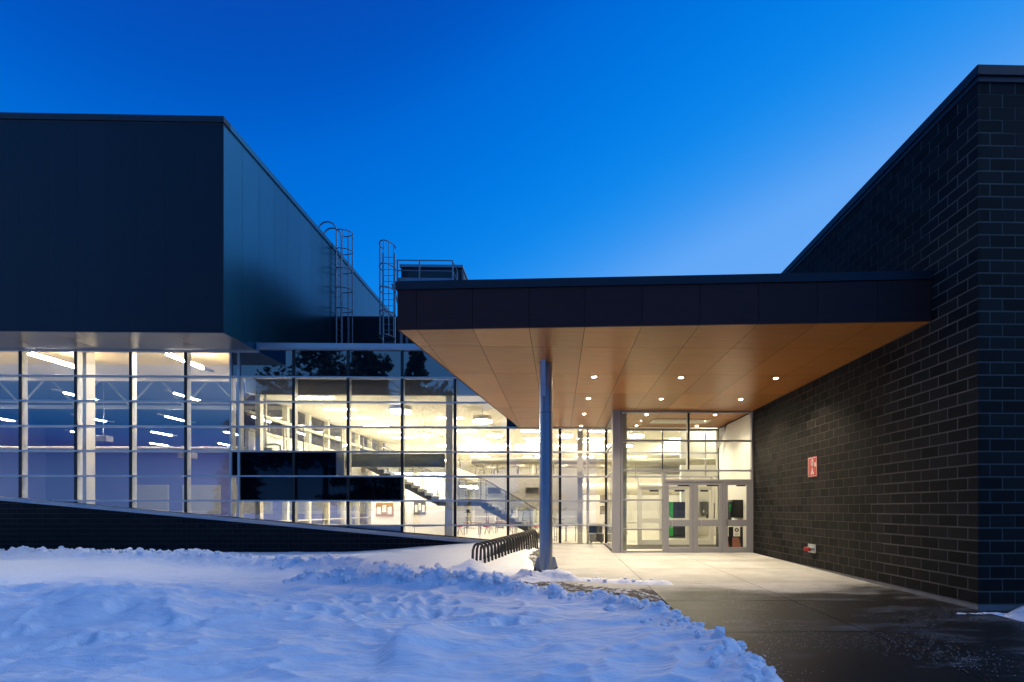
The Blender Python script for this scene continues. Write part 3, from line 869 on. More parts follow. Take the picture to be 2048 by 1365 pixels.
def strip(pa, pb, z0, z1, th, name, m, out=0.0):
    """vertical board between plan points pa, pb, thickness inward"""
    d = Vector((pb[0] - pa[0], pb[1] - pa[1], 0)).normalized(); n = Vector((-d.y, d.x, 0))
    q_ = [(pa[0] - n.x * out, pa[1] - n.y * out), (pb[0] - n.x * out, pb[1] - n.y * out), (pb[0] + n.x * th, pb[1] + n.y * th), (pa[0] + n.x * th, pa[1] + n.y * th)]
    return MB().prism(q_, 'z', z0, z1).build(name, m, cn)
xf = [A[0]] + XJ[1:]
for a, b in zip(xf[:-1], xf[1:]):
    strip((a + .004, frontY(a + .004)), (b - .004, frontY(b - .004)), ZS - .002, ZC - .155, .028, 'fascia_panel', M['wood_shaded'], .004)
n_ = 9
for i in range(n_):
    t0, t1 = i / n_, (i + 1) / n_
    pa = (D_[0] + (A[0] - D_[0]) * t0, D_[1] + (A[1] - D_[1]) * t0); pb = (D_[0] + (A[0] - D_[0]) * t1, D_[1] + (A[1] - D_[1]) * t1)
    strip((pa[0], pa[1] - .004), (pb[0], pb[1] + .004), ZS - .002, ZC - .155, .028, 'fascia_panel', M['wood_shaded'], .004)
strip((A[0] - .03, frontY(A[0])), (Bc[0], Bc[1]), ZC - .15, ZC, .3, 'front_flashing', M['coping'], .03)
strip((D_[0], D_[1]), (A[0], A[1] + .31), ZC - .15, ZC, .3, 'side_flashing', M['coping'], .03)
p = MB(); p.prism(inset(cpoly, .2), 'z', ZC - .17, ZC - .1); p.build('roof', M['coping'], cn)

# downlights
def downlight(x, y, power, label, z=ZS):
    t = thing('downlight', label, 'downlight', (x, y, z), 'canopy downlights')
    MB().tube([(x + .062 * math.cos(a), y + .062 * math.sin(a), z - .004) for a in np.linspace(0, 2 * math.pi, 20)[:-1]], .008, 6, True).build('trim_ring', M['alu'], t)
    MB().cyl(x, y, .052, z - .006, z - .002, 16).build('lens', M['dl'], t)
    ld = bpy.data.lights.new('lamp', 'SPOT'); ld.energy = power; ld.spot_size = R(125); ld.spot_blend = .8; ld.shadow_soft_size = .05; ld.color = (1, .86, .62)
    lo = bpy.data.objects.new('lamp', ld); C.objects.link(lo); lo.parent = t; lo.location = (0, 0, -.02)
for (x, y, l) in ((.88, 12.08, 'small round downlight in canopy soffit, first of row over the path edge'), (3.07, 12.1, 'small round downlight in canopy soffit, middle one of front row'), (5.48, 12.1, 'small round downlight of the front row near dark block wall'),
                  (.88, 14.43, 'small round downlight in second row of soffit beside glazed lobby corner'), (3.07, 14.45, 'small round downlight in soffit just outside the lobby glazing, middle bay'), (5.48, 14.46, 'small round downlight just outside lobby doors near dark wall'),
                  (.88, 16.78, 'small round downlight in third row of soffit beside the lobby pier'), (.88, 19.2, 'small round downlight in soffit directly at the curtain wall head'),
                  (3.07, 16.85, 'small round downlight inside lobby glazing above side window'), (5.48, 16.85, 'small round downlight inside lobby glazing above the doors'),
                  (3.07, 19.1, 'small round downlight at back of lobby over inner door'), (5.48, 19.1, 'small round downlight at back of lobby near pale wall')):
    downlight(x, y, 74, l)

# ------------------------------------------------------------------ steel post
PX, PY = -.295, 11.05
pc = thing('steel_column', 'round galvanised steel column on bolted base plate carrying the canopy', 'column', (PX, PY, .1))
MB().cyl(PX, PY, .15, .20, ZS + .0, 40).build('shaft', M['steel'], pc, True)
MB().tube([(PX + .152 * math.cos(a), PY + .152 * math.sin(a), 3.78) for a in np.linspace(0, 2 * math.pi, 33)[:-1]], .006, 6, True).build('weld_seam', M['plate'], pc)
MB().box(PX - .29, PX + .29, PY - .29, PY + .29, .125, .20).build('base_plate', M['plate'], pc, bevel=.008)
MB().box(PX - .31, PX + .31, PY - .31, PY + .31, -.1, .122).build('pedestal', M['plate'], pc, bevel=.02)
for ang in (0, 90, 180, 270):
    a = R(ang); ca, sa = math.cos(a), math.sin(a)
    def pl(r, t, z): return (PX + ca * r - sa * t, PY + sa * r + ca * t, z)
    mb = MB(); prof = [(.14, .2), (.275, .2), (.275, .24), (.205, .50), (.14, .50)]
    vs = [pl(r, -.012, z) for r, z in prof] + [pl(r, .012, z) for r, z in prof]
    mb.add(vs, [tuple(range(5))[::-1], tuple(range(5, 10))] + [(i, (i + 1) % 5, 5 + (i + 1) % 5, 5 + i) for i in range(5)])
    mb.build('gusset', M['steel'], pc)
for sx in (-1, 1):
    for sy in (-1, 1):
        MB().cyl(PX + sx * .24, PY + sy * .24, .018, .2, .29, 10).cyl(PX + sx * .24, PY + sy * .24, .036, .2, .235, 6).build('anchor_bolt', M['plate'], pc)
for ang in (-90, 90):
    a = R(ang); ca, sa = math.cos(a), math.sin(a)
    mb = MB(); prof = [(.10, 4.15), (.152, 4.15), (.36, 4.90), (.10, 4.90)]
    def pl(r, t, z): return (PX - .055 * (1 if ang < 0 else 0) + ca * r - sa * t, PY + sa * r + ca * t, z)
    vs = [pl(r, -.05, z) for r, z in prof] + [pl(r, .05, z) for r, z in prof]
    mb.add(vs, [tuple(range(4))[::-1], tuple(range(4, 8))] + [(i, (i + 1) % 4, 4 + (i + 1) % 4, 4 + i) for i in range(4)])
    mb.build('head_bracket', M['steel'], pc)

# ------------------------------------------------------------------ bicycle rack
br = thing('bicycle_rack', 'long black tubular bicycle rack of repeated hoops standing in snow', 'bicycle rack', (-1.6, 15.5, .05))
nh = 20
for i in range(nh):
    t = i / (nh - 1)
    x, y = -2.14 + 1.16 * t, 12.95 + 5.25 * t
    z = max(snow_at(x, y), zg(y))
    z = .035 + .13 * t
    pts = [(x - .185, y, z - .3), (x - .15, y, z + .47)]
    for a in np.linspace(math.pi, 0, 9)[0:]:
        pts.append((x + .135 * math.cos(a), y, z + .50 + .135 * math.sin(a)))
    pts += [(x + .15, y, z + .47), (x + .185, y + .02, z - .3)]
    MB().tube(pts, .035, 8).build('hoop', M['rack'], br, True)
for s in (-1, 1):
    MB().tube([(-2.14 + s * .18, 12.9, -.03), (-.98 + s * .18, 18.25, .10)], .022, 6).build('ground_bar', M['rack'], br, True)

# ================================================================== LOBBY GLAZING (vestibule)
YV = 16.25; ZF = .115
vb = thing('entrance_lobby', 'projecting glazed entrance lobby with three grey framed glass doors', 'entrance', (4.2, YV, ZF))
fr = M['alu_grey']
def vbox(name, x0, x1, z0, z1, y0=YV - .06, y1=YV + .08, m=None, parent=None, bevel=.006):
    return MB().box(x0, x1, y0, y1, z0, z1).build(name, m or fr, parent or vb, bevel=bevel)
def vpane(x0, x1, z0, z1, y=YV, m=None, parent=None):
    return MB().box(x0, x1, y, y + .012, z0, z1).build('pane', m or M['glass_in'], parent or vb)
vbox('corner_pier', 1.80, 2.06, ZF - .1, 4.897, YV - .09, YV + .2)
vbox('frame_post', 2.075, 2.145, ZF, 4.83)
vbox('frame_post', 6.50, 6.565, ZF, 4.83)
vbox('head', 2.075, 6.565, 4.832, 4.895)
vbox('sill', 2.147, 3.50, ZF, .185)
vbox('transom', 2.147, 6.498, 3.862, 3.922)
vbox('transom', 2.147, 6.498, 2.862, 2.922)
vbox('transom', 2.147, 3.498, 1.868, 1.926)
vbox('transom', 2.147, 3.498, .88, .938)
vbox('door_head', 3.60, 6.498, 2.51, 2.59)
vbox('jamb', 3.50, 3.596, ZF, 2.86)
vbox('jamb', 4.518, 4.590, ZF, 2.508)
vbox('jamb', 5.514, 5.602, ZF, 2.508)
vbox('jamb', 6.455, 6.498, ZF, 2.508)
p = vbox('mullion', 4.36, 4.41, 2.925, 4.83, YV - .01, YV + .02, M['black_cap'])
vbox('fin', 4.345, 4.425, 2.925, 4.83, YV + .03, YV + .16, M['alu_in'], p)
for x0, x1 in ((2.147, 4.36), (4.41, 6.498)):
    vpane(x0, x1, 3.924, 4.83); vpane(x0, x1, 2.924, 3.86)
vpane(2.147, 3.498, 1.928, 2.86); vpane(2.147, 3.498, .94, 1.866); vpane(2.147, 3.498, .187, .878); vpane(3.60, 6.498, 2.592, 2.86)
# return side of the lobby
for z0, z1 in ((.187, .878), (.94, 1.866), (1.928, 2.86), (2.924, 3.86), (3.924, 4.83)):
    MB().box(1.92, 1.932, YV + .22, YF - .06, z0, z1).build('side_pane', M['glass_in'], vb)
for z in (.15, .909, 1.897, 2.892, 3.892, 4.86):
    MB().box(1.89, 1.96, YV + .22, YF - .06, z - .029, z + .029).build('side_transom', fr, vb)
MB().box(2.17, 2.32, YV + .25, YV + .40, ZF, 4.86).build('inner_post', M['beam_green'], vb)
for i, (x0, x1) in enumerate(((3.600, 4.514), (4.594, 5.510), (5.606, 6.452))):
    y0, y1 = YV - .03, YV + .02
    d = MB()
    st = .105
    d.box(x0, x0 + st, y0, y1, ZF + .008, 2.505); d.box(x1 - st, x1, y0, y1, ZF + .008, 2.505)
    d.box(x0 + st, x1 - st, y0, y1, 2.40, 2.505); d.box(x0 + st, x1 - st, y0, y1, 1.01, 1.225); d.box(x0 + st, x1 - st, y0, y1, ZF + .008, .30)
    do = d.build('door', fr, vb, bevel=.003)
    vpane(x0 + st, x1 - st, 1.225, 2.40, YV - .012, None, do); vpane(x0 + st, x1 - st, .30, 1.01, YV - .012, None, do)
    MB().box(x0 + .42, x1 - .12, YV + .03, YV + .08, 2.36, 2.42).build('closer', M['blackp'], do)
    if i < 2:
        MB().tube([(x0 + .13, y0 - .002, 1.33), (x0 + .13, y0 - .06, 1.30), (x0 + .20, y0 - .07, 1.15), (x0 + .20, y0 - .06, .98), (x0 + .13, y0 - .002, .96)], .012, 8).build('pull_handle', M['alu'], do, True)
    else:
        MB().box(x0 + .05, x0 + .105, y0 - .012, y0 - .001, .99, 1.24).tube([(x0 + .08, y0 - .012, 1.08), (x0 + .08, y0 - .05, 1.08), (x0 + .20, y0 - .055, 1.075)], .011, 8).build('lever_handle', M['rail'], do)
p = MB(); p.box(1.95, 6.53, YV + .1, 19.62, -.2, ZF + .002); struct(p.build('lobby_floor', M['floor_in']))
ch = thing('ceiling_heater', 'long pale ceiling heater recessed in the lobby wood soffit', 'heater', (4.5, 18.1, ZS))
MB().box(3.45, 5.63, 17.72, 18.45, ZS - .03, ZS - .004).build('casing', M['shade'], ch); MB().box(3.55, 5.53, 17.85, 18.3, ZS - .04, ZS - .031).build('grille', M['alu_in'], ch)
bb = thing('brace_bar', 'short white slanted bar hung at the pale lobby wall top', 'brace', (6.3, 19.0, 4.0))
MB().tube([(6.42, 18.6, 4.72), (6.30, 19.1, 4.05)], .075, 4).build('bar', M['paper'], bb)
MB().tube([(6.46, 18.5, 4.84), (6.42, 18.6, 4.72)], .02, 8).build('bracket', M['blackp'], bb)

# inner door screen
YI = YF + .05
isn = thing('inner_door_screen', 'inner glazed screen with three pale framed doors at back of lobby', 'glass screen', (4.3, YI, ZF))
fi = M['alu_in']
def ibox(name, x0, x1, z0, z1, m=None, y0=YI - .05, y1=YI + .07, par=None): return MB().box(x0, x1, y0, y1, z0, z1).build(name, m or fi, par or isn)
ibox('head', 1.97, 6.53, 4.80, 4.895, M['alu_grey'])
for z in (3.90, 2.91): ibox('transom', 2.03, 6.53, z - .03, z + .03, M['alu'])
for x in (1.97, 6.47): ibox('post', x, x + .055, ZF, 4.80)
for x in (4.22, 6.0):
    p = ibox('mullion', x, x + .05, 2.942, 4.798, M['black_cap'] if x < 5 else M['alu_grey'], YI - .02, YI + .02)
for a, b in ((3.22, 3.30), (4.22, 4.33), (5.30, 5.40), (6.27, 6.35)): ibox('jamb', a, b, ZF, 2.878)
ibox('door_head', 3.302, 6.268, 2.50, 2.57)
for a, b in ((2.03, 3.218),): 
    for z0, z1 in ((.19, 1.0), (1.06, 2.878)): MB().box(a, b, YI, YI + .01, z0, z1).build('pane', M['glass_in'], isn)
    ibox('transom', a, b, 1.0, 1.06)
for a, b in ((2.03, 4.218), (4.272, 5.998), (6.052, 6.468)):
    for z0, z1 in ((2.942, 3.868), (3.932, 4.798)): MB().box(a, b, YI, YI + .01, z0, z1).build('pane', M['glass_in'], isn)
for x0, x1 in ((3.305, 4.215), (4.335, 5.295), (5.405, 6.265)):
    d = MB(); st = .1
    d.box(x0, x0 + st, YI - .02, YI + .03, ZF + .01, 2.495); d.box(x1 - st, x1, YI - .02, YI + .03, ZF + .01, 2.495)
    d.box(x0 + st, x1 - st, YI - .02, YI + .03, 2.37, 2.495); d.box(x0 + st, x1 - st, YI - .02, YI + .03, 1.02, 1.21); d.box(x0 + st, x1 - st, YI - .02, YI + .03, ZF + .01, .33)
    do = d.build('door', fi, isn)
    MB().box(x0 + st, x1 - st, YI, YI + .01, 1.21, 2.37).build('pane', M['glass_in'], do); MB().box(x0 + st, x1 - st, YI, YI + .01, .33, 1.02).build('pane', M['glass_in'], do)
    MB().box(x0 + .4, x1 - .15, YI - .06, YI - .022, 2.30, 2.37).build('closer', M['blackp'], do)

rs = thing('recycling_station', 'recycling bins with white posters and terracotta panels behind right lobby door', 'recycling bins', (6.1, 17.1, ZF))
MB().box(5.72, 6.53, 17.05, 17.5, ZF + .003, .95).build('body', M['blackp'], rs)
for x in (5.90, 6.31):
    q_ = MB().box(x - .12, x + .12, 17.035, 17.048, .62, .98).build('poster', M['paper'], rs)
    MB().tube([(x + .055 * math.cos(a), 17.03, .85 + .055 * math.sin(a)) for a in np.linspace(0, 2 * math.pi, 14)[:-1]], .02, 6, True).box(x - .07, x + .07, 17.031, 17.034, .70, .712).box(x - .05, x + .03, 17.031, 17.034, .66, .672).build('round_symbol', M['blackp'], q_)
    MB().prism([(x - .17, .13), (x + .17, .13), (x + .06, .58), (x - .15, .58)], 'y', 17.0, 17.048).build('bin_front', M['terra'], rs)
wc = thing('wall_cabinet', 'black wall cabinet with glass door fixed to the pale lobby wall', 'cabinet', (6.4, 17.4, 1.3))
MB().box(6.16, 6.53, 17.0, 17.7, 1.28, 1.92).build('case', M['blackp'], wc, bevel=.01)
MB().box(6.02, 6.155, 17.1, 17.4, 1.05, 1.85).build('side_tray', M['equip'], wc, bevel=.01)
MB().box(6.06, 6.13, 17.09, 17.099, 1.5, 1.75).build('label_plate', M['green'], wc)

vm = thing('vending_machine', 'tall black vending machine with bright green side standing beyond lobby doors', 'vending machine', (6.0, 24.9, .13))
MB().box(5.82, 6.5, 24.5, 25.4, .2, 1.95).build('body', M['blackp'], vm, bevel=.01)
MB().box(5.44, 5.815, 24.48, 25.4, .2, 1.95).build('green_door', M['green'], vm, bevel=.01)
MB().box(5.46, 6.45, 24.55, 25.3, .125, .198).build('plinth', M['equip'], vm)
MB().box(5.43, 5.438, 24.6, 25.2, .9, 1.8).build('window', M['paper'], vm)
wt = thing('wall_fountain', 'dark box shaped water fountain hung on white hall wall beyond doors', 'fountain', (7.7, 25.8, 1.1))
MB().box(7.6, 8.1, 25.65, 25.98, 1.25, 1.98).build('cabinet', M['equip'], wt, bevel=.01); MB().box(7.95, 8.3, 25.6, 25.98, 1.1, 1.9).build('bottle_filler', M['blackp'], wt)
MB().box(7.68, 7.75, 25.63, 25.648, 1.4, 1.52).build('button', M['paper'], wt)

# ================================================================== INTERIOR: HALL
p = MB(); p.box(-12.8, 12, YF + .26, 50, -.2, .12); struct(p.build('hall_floor', M['floor_in']))
p = MB(); p.box(-12.55, 12, 20.45, 35.0, 6.36, 6.5); struct(p.build('hall_ceiling', M['ceil_in']))
p = MB(); p.box(-12.55, 6.5, 20.3, 20.445, 6.34, 7.85); struct(p.build('bulkhead', M['bulk']))
p = MB(); p.box(-12.5, 12, 35.0, 35.3, 5.55, 7.85); struct(p.build('upper_lintel', M['ceil_in']))
p = MB(); p.box(-12.5, 12, 35.3, 47, 5.6, 5.75); struct(p.build('upper_ceiling', M['ceil_in']))
p = MB(); p.box(-12.5, 12, 34.6, 47, 3.35, 4.05); struct(p.build('upper_floor', M['floor_in']))
p = MB(); p.box(-12.5, -9.0, YF + .27, 34.6, 3.0, 3.88); p.box(-9.0, -5.6, 24.2, 34.6, 3.4, 3.87); struct(p.build('gallery_floor', M['ceil_in']))  # second slab, behind the stair, added to carry the stair wall lamps
p = MB(); p.box(-12.5, 12, 47, 47.2, 0, 7.85); struct(p.build('back_wall', M['white_in']))
p = MB(); p.box(11.9, 12.1, YF + .3, 47, 0, 7.85); p.box(6.6, 12, YF + .1, YF + .3, 0, 7.85); struct(p.build('east_wall', M['white_in']))
p = MB(); p.box(6.6, 8.6, 26.0, 26.3, .12, 6.36); struct(p.build('hall_pier_wall', M['white_in']))
p = MB(); p.box(1.6, 11.9, 35.0, 35.2, .12, 3.35); p.box(-12.4, -7.8, 35.0, 35.2, .12, 3.35); struct(p.build('lower_back_wall', M['white_in']))
p = MB(); p.box(-9.7, -5.9, 25.2, 25.4, .12, 3.4); struct(p.build('stair_wall', M['white_in']))
p = MB(); p.box(-9.1, -8.8, 20.0, 20.4, 2.95, 3.9); struct(p.build('gallery_edge', M['cream']))

# lamps of the hall
ORD = ['first', 'second', 'third', 'fourth', 'fifth', 'sixth', 'seventh']
def linear(x, y, z, label, l=1.35, along='x', m='tube', grp='linear ceiling lamps of the hall'):
    t = thing('linear_lamp', label, 'ceiling lamp', (x, y, z), grp)
    if along == 'x':
        MB().box(x - l / 2, x + l / 2, y - .09, y + .09, z - .03, z - .002).build('diffuser', M[m], t); MB().box(x - l / 2 - .02, x + l / 2 + .02, y - .11, y + .11, z - .001, z + .03).build('housing', M['shade'], t)
    else:
        MB().box(x - .045, x + .045, y - l / 2, y + l / 2, z - .04, z).build('diffuser', M[m], t); MB().box(x - .1, x + .1, y - l / 2 - .6, y + l / 2 + .6, z + .002, z + .07).build('housing', M['soffit_metal'], t)
        if y < 22: MB().box(x - .06, x + .06, y - l / 2, y + l / 2, z + .072, z + .09).build('added_uplight', M['gym_fill'], t)  # emissive strip added on the first row to brighten the ceiling above
for i, y in enumerate((20.95, 23.3, 25.6, 27.9, 30.2, 32.5)): linear(-10.45, y, 6.355, ORD[i] + ' linear lamp from the curtain wall, row beside the glazed partition')
for x, where in ((-5.7, 'in row above the upper stair flight'), (-1.6, 'in row above the lower stair flight'), (2.4, 'in row in line with the lobby pier'), (8.2, 'in row behind the white pier wall')):
    for i, y in enumerate((25.4, 29.6, 32.6, 34.2)): linear(x, y, 6.355, ORD[i] + ' linear hall lamp from the curtain wall ' + where)
for x, where in ((-10, 'next to glazed partition'), (-6, 'above the upstairs exercise bikes'), (-2, 'beside white round column'), (2, 'beyond the spiral duct middle'), (6, 'in line with vending machine')):
    for i, y in enumerate((37, 40, 43.5)): linear(x, y, 5.595, ORD[i] + ' lamp behind upper guard rail on low ceiling, row ' + where, 1.35, 'x', 'tube', 'linear lamps over the upper floor')
for j, x in enumerate((-7, -4, -1, 2.5)):
    for i, y in enumerate((37.5, 41)): linear(x, y, 3.345, 'linear lamp under the upper floor, %s row behind screen, %s from glazed partition' % (ORD[i], ORD[j]), 1.35, 'x', 'tube', 'linear lamps below the upper floor')
for i, y in enumerate((21.6, 24, 27, 30)): linear(-10.6, y, 2.995, ORD[i] + ' added linear lamp under the gallery floor counted from curtain wall', 1.3, 'x', 'tube', 'added linear lamps under the gallery')  # lamps added to brighten the space below the gallery
for x, wh in ((-8.0, 'beside gallery'), (-6.4, 'beside landing post')): linear(x, 24.6, 3.395, 'added linear lamp washing the white stair wall, ' + wh, 1.2, 'x', 'tube', 'added stair wall lamps')  # two lamps added to brighten the wall behind the stair
def drum(x, y, label, z=5.72):
    t = thing('drum_lamp', label, 'pendant lamp', (x, y, z), 'drum lamps of the hall')
    MB().cyl(x, y, .44, z - .02, z + .05, 28).build('diffuser', M['drum'], t, True); MB().cyl(x, y, .455, z + .052, z + .26, 28).build('shade', M['shade'], t, True)
    MB().tube([(x, y, z + .26), (x, y, 6.36)], .012, 6).build('stem', M['rail'], t)
drum(-6.75, 20.75, 'white drum lamp hanging close behind the glass above the edge beam')
for x, wh in ((-7.6, 'row above the white stair wall'), (-3.62, 'row above the stair landing'), (.35, 'row in line with the cream column'), (4.4, 'row in line with the lobby doors')):
    for i, y in enumerate((23.0, 27.5, 31.8)):
        if x < -7 and i == 0: continue
        drum(x, y, 'round white drum lamp, %s from curtain wall, %s' % (ORD[i], wh))

# columns and pipes in the hall
def hcol(x, y, r, z1, m, label, square=False):
    t = thing('interior_column', label, 'column', (x, y, .12))
    (MB().box(x - r, x + r, y - r, y + r, .12, z1) if square else MB().cyl(x, y, r, .12, z1, 24)).build('shaft', m, t, not square)
    MB().box(x - r * 1.3, x + r * 1.3, y - r * 1.3, y + r * 1.3, .121, .16).build('base_plate', m, t)
    return t
hcol(-4.62, 20.6, .135, 6.34, M['cream'], 'square pale column behind glazing beside the stair landing', True)
hcol(.9, 20.6, .11, 6.34, M['cream'], 'square cream column behind glazing near the lobby', True)
hcol(1.24, 20.75, .06, 6.34, M['cream'], 'slim round pipe standing beside the cream column near lobby')
hcol(-19.68, 20.55, .19, 8.5, M['cream'], 'thick cream column behind the gym glazing', True)
hcol(-12.45, 20.35, .10, 6.34, M['cream'], 'cream corner column beside gallery standpipe', True)
hcol(-1.9, 36.5, .16, 5.6, M['white_in'], 'white round column on the far upper floor')
sp = thing('standpipe', 'cream fire standpipe with valve and bent outlet on gallery', 'standpipe', (-12.1, 20.3, 3.9))
MB().tube([(-12.15, 20.3, 3.9), (-12.15, 20.3, 6.34)], .05, 12).build('riser', M['cream'], sp, True)
MB().tube([(-12.15, 20.3, 4.25), (-11.75, 20.3, 4.28), (-11.55, 20.3, 4.22), (-11.53, 20.3, 3.95)], .045, 10).build('outlet', M['duct'], sp, True)
MB().tube([(-12.15, 20.3, 4.05), (-11.85, 20.3, 4.05)], .075, 12).build('valve', M['duct'], sp, True)

# edge beam at gallery level
eb = thing('edge_beam', 'deep grey green steel edge beam behind glass above the stair', 'beam', (-6.7, 20.35, 3.35))
MB().box(-8.78, -4.76, 20.3, 20.34, 3.36, 3.86).build('web', M['beam_green'], eb)
MB().box(-8.78, -4.76, 20.2, 20.44, 3.861, 3.885).build('top_flange', M['beam_green'], eb); MB().box(-8.78, -4.76, 20.2, 20.44, 3.335, 3.359).build('bottom_flange', M['beam_green'], eb)
db = thing('long_duct', 'long cream beam duct crossing hall behind glass towards lobby', 'duct', (1, 24, 3.6))
MB().tube([(-4.3, 24.0, 3.95), (12, 24.0, 3.95)], .17, 18).build('shell', M['duct'], db, True)
for x in (-2, 2, 6): MB().tube([(x, 24.0 + .18 * math.cos(a), 3.95 + .18 * math.sin(a)) for a in np.linspace(0, 2 * math.pi, 19)[:-1]], .014, 6, True).build('joint_ring', M['duct'], db)
du = thing('spiral_duct', 'big round cream air duct below the far upper floor', 'duct', (3, 32.5, 2.6))
MB().tube([(-1.2, 33.2, 2.95), (11.5, 33.2, 2.95)], .42, 28).build('shell', M['duct'], du, True)
for x in (.5, 2.5, 4.5, 6.5): MB().tube([(x, 33.2 + .43 * math.cos(a), 2.95 + .43 * math.sin(a)) for a in np.linspace(0, 2 * math.pi, 25)[:-1]], .014, 6, True).build('joint_ring', M['duct'], du)

# ------------------------------------------------------------------ staircase
SY0, SY1 = 22.1, 23.6
st_ = thing('staircase', 'steel staircase with landing and glass balustrade behind the glazing', 'staircase', (-4.5, 22.8, .12))
def flight(xa, za, n, rise, run):
    for i in range(n):
        x = xa + run * i; z = za - rise * (i + 1)
        MB().box(x, x + run + .02, SY0 + .05, SY1 - .05, z - .045, z).build('tread', M['tread'], st_)
        MB().box(x - .012, x, SY0 + .05, SY1 - .05, z - .04, z + rise - .05).build('riser', M['stringer'], st_)
    for y in (SY0, SY1 - .045):
        poly = [(xa - .05, za - .02), (xa - .05, za - .42), (xa + run * n, za - rise * n - .40), (xa + run * n + .05, za - rise * n - .02)]
        # saw-tooth top edge
        top = []
        for i in range(n):
            top += [(xa + run * i, za - rise * i - .0), (xa + run * i, za - rise * (i + 1) + .01), (xa + run * (i + 1), za - rise * (i + 1) + .01)]
        poly = top + [(xa + run * n + .02, za - rise * n - .30), (xa + .25, za - .42 - .1), (xa, za - .36)]
        MB().prism(poly, 'y', y, y + .045).build('stringer', M['stringer'], st_)
X1, ZL = -8.85, 2.03
flight(X1, 3.88, 11, (3.88 - ZL) / 11, .305)
XL0 = X1 + 11 * .305; XL1 = XL0 + 1.95
MB().box(XL0 - .02, XL1 + .02, SY0 - .0, SY1, ZL - .30, ZL).build('landing', M['stringer'], st_)
flight(XL1, ZL, 11, (ZL - .12) / 11, .305)
XE = XL1 + 11 * .305
def rail_run(pts, y, h=.98):
    """posts, glass sheets, handrail along (x, z) points"""
    MB().tube([(x, y, z + h) for x, z in pts], .022, 8).build('handrail', M['rail'], st_, True)
    for (xa, za), (xb, zb) in zip(pts[:-1], pts[1:]):
        n = max(1, round(abs(xb - xa) / 1.1))
        for i in range(n):
            ta, tb = i / n, (i + 1) / n
            x0, x1 = xa + (xb - xa) * ta + .07, xa + (xb - xa) * tb - .07
            z0, z1 = za + (zb - za) * ta, za + (zb - za) * tb
            MB().prism([(x0, z0 + .08), (x1, z1 + .08), (x1, z1 + h - .1), (x0, z0 + h - .1)], 'y', y - .006, y + .006).build('glass_sheet', M['glass_in'], st_)
            po = MB().box(x0 - .09, x0 - .05, y - .02, y + .02, z0 - .1, z0 + h).build('post', M['rail'], st_)
            for zz in (.2, .75): MB().box(x0 - .13, x0 - .0, y - .03, y - .012, z0 + zz, z0 + zz + .03).build('clamp', M['rail'], po)
rail_run([(X1, 3.88), (XL0, ZL), (XL1, ZL), (XE, .12), (XE + .45, .12)], SY0 - .04)
rail_run([(X1, 3.88), (XL0, ZL), (XL1, ZL), (XE, .12)], SY1 + .04)
MB().box(-5.32, -5.12, 22.7, 22.9, .12, ZL - .3).build('landing_post', M['stringer'], st_)
# gallery guard
gg = thing('gallery_guard', 'gallery guard rail of steel posts and glass behind upper glazing', 'guard rail', (-10.5, 20.1, 3.88))
MB().tube([(-12.2, 20.12, 4.93), (-8.95, 20.12, 4.93), (-8.95, 22.0, 4.93)], .022, 8).build('handrail', M['rail'], gg)
for x in (-12.1, -11.3, -10.5, -9.7, -8.95):
    MB().box(x - .02, x + .02, 20.10, 20.14, 3.88, 4.92).build('post', M['rail'], gg)
for x in (-12.06, -11.26, -10.46, -9.66): MB().box(x, x + .7, 20.115, 20.127, 3.98, 4.82).build('glass_sheet', M['glass_in'], gg)
MB().box(-8.956, -8.944, 20.2, 21.9, 3.98, 4.82).build('glass_sheet', M['glass_in'], gg)
ug = thing('upper_guard', 'glass guard rail along the far upper floor edge', 'guard rail', (0, 34.55, 4.05))
for x in np.arange(-11.6, 11.5, 1.9):
    MB().box(x - .02, x + .02, 34.56, 34.60, 3.7, 5.08).build('post', M['rail'], ug)
    MB().box(x + .06, x + 1.84, 34.57, 34.582, 4.1, 5.0).build('glass_sheet', M['glass_in'], ug)
MB().tube([(-11.6, 34.58, 5.1), (11.5, 34.58, 5.1)], .022, 8).build('handrail', M['rail'], ug)
hr = thing('ramp_handrail', 'sloping pinkish wall handrail seen low behind the glass', 'handrail', (-4.5, 21.2, .8))
MB().tube([(-6.3, 20.9, .84), (-1.9, 20.9, .98)], .025, 8).build('rail', M['terra'], hr)
for x in (-6.2, -4.9, -3.4, -2.0): MB().box(x - .015, x + .015, 20.89, 20.91, .12, .84 + (x + 6.3) * .032).build('post', M['rail'], hr)
lr = thing('loop_rail', 'low looped steel guard rail at the foot of the stair', 'guard rail', (.2, 22.2, .12))
for x in (-.1, .35): MB().tube([(x, 21.9, .12), (x, 21.9, .85), (x + .05, 21.9, .93), (x + .35, 21.9, .93), (x + .4, 21.9, .85), (x + .4, 21.9, .12)], .018, 8).build('loop', M['rail'], lr, True)
so = thing('lobby_bench', 'dark green padded bench behind glass next to the lobby', 'bench', (1.55, 20.6, .12))
MB().box(1.30, 1.9, 20.35, 21.0, .2, .55).build('seat', M['sofa'], so, bevel=.03); MB().box(1.30, 1.9, 20.9, 21.1, .555, .95).build('backrest', M['sofa'], so, bevel=.03)
for x in (1.36, 1.8):
    for y in (20.4, 20.95): MB().box(x, x + .04, y, y + .04, .12, .2).build('leg', M['blackp'], so)
gr = [(-3.35, 'grey slatted air grille on hall wall behind stair landing'), (-1.4, 'grey slatted air grille on hall wall beside the lower stair flight')]
for gx, lab in gr:
    t = thing('air_grille', lab, 'grille', (gx, 25.1, 2.4), None)
p = None
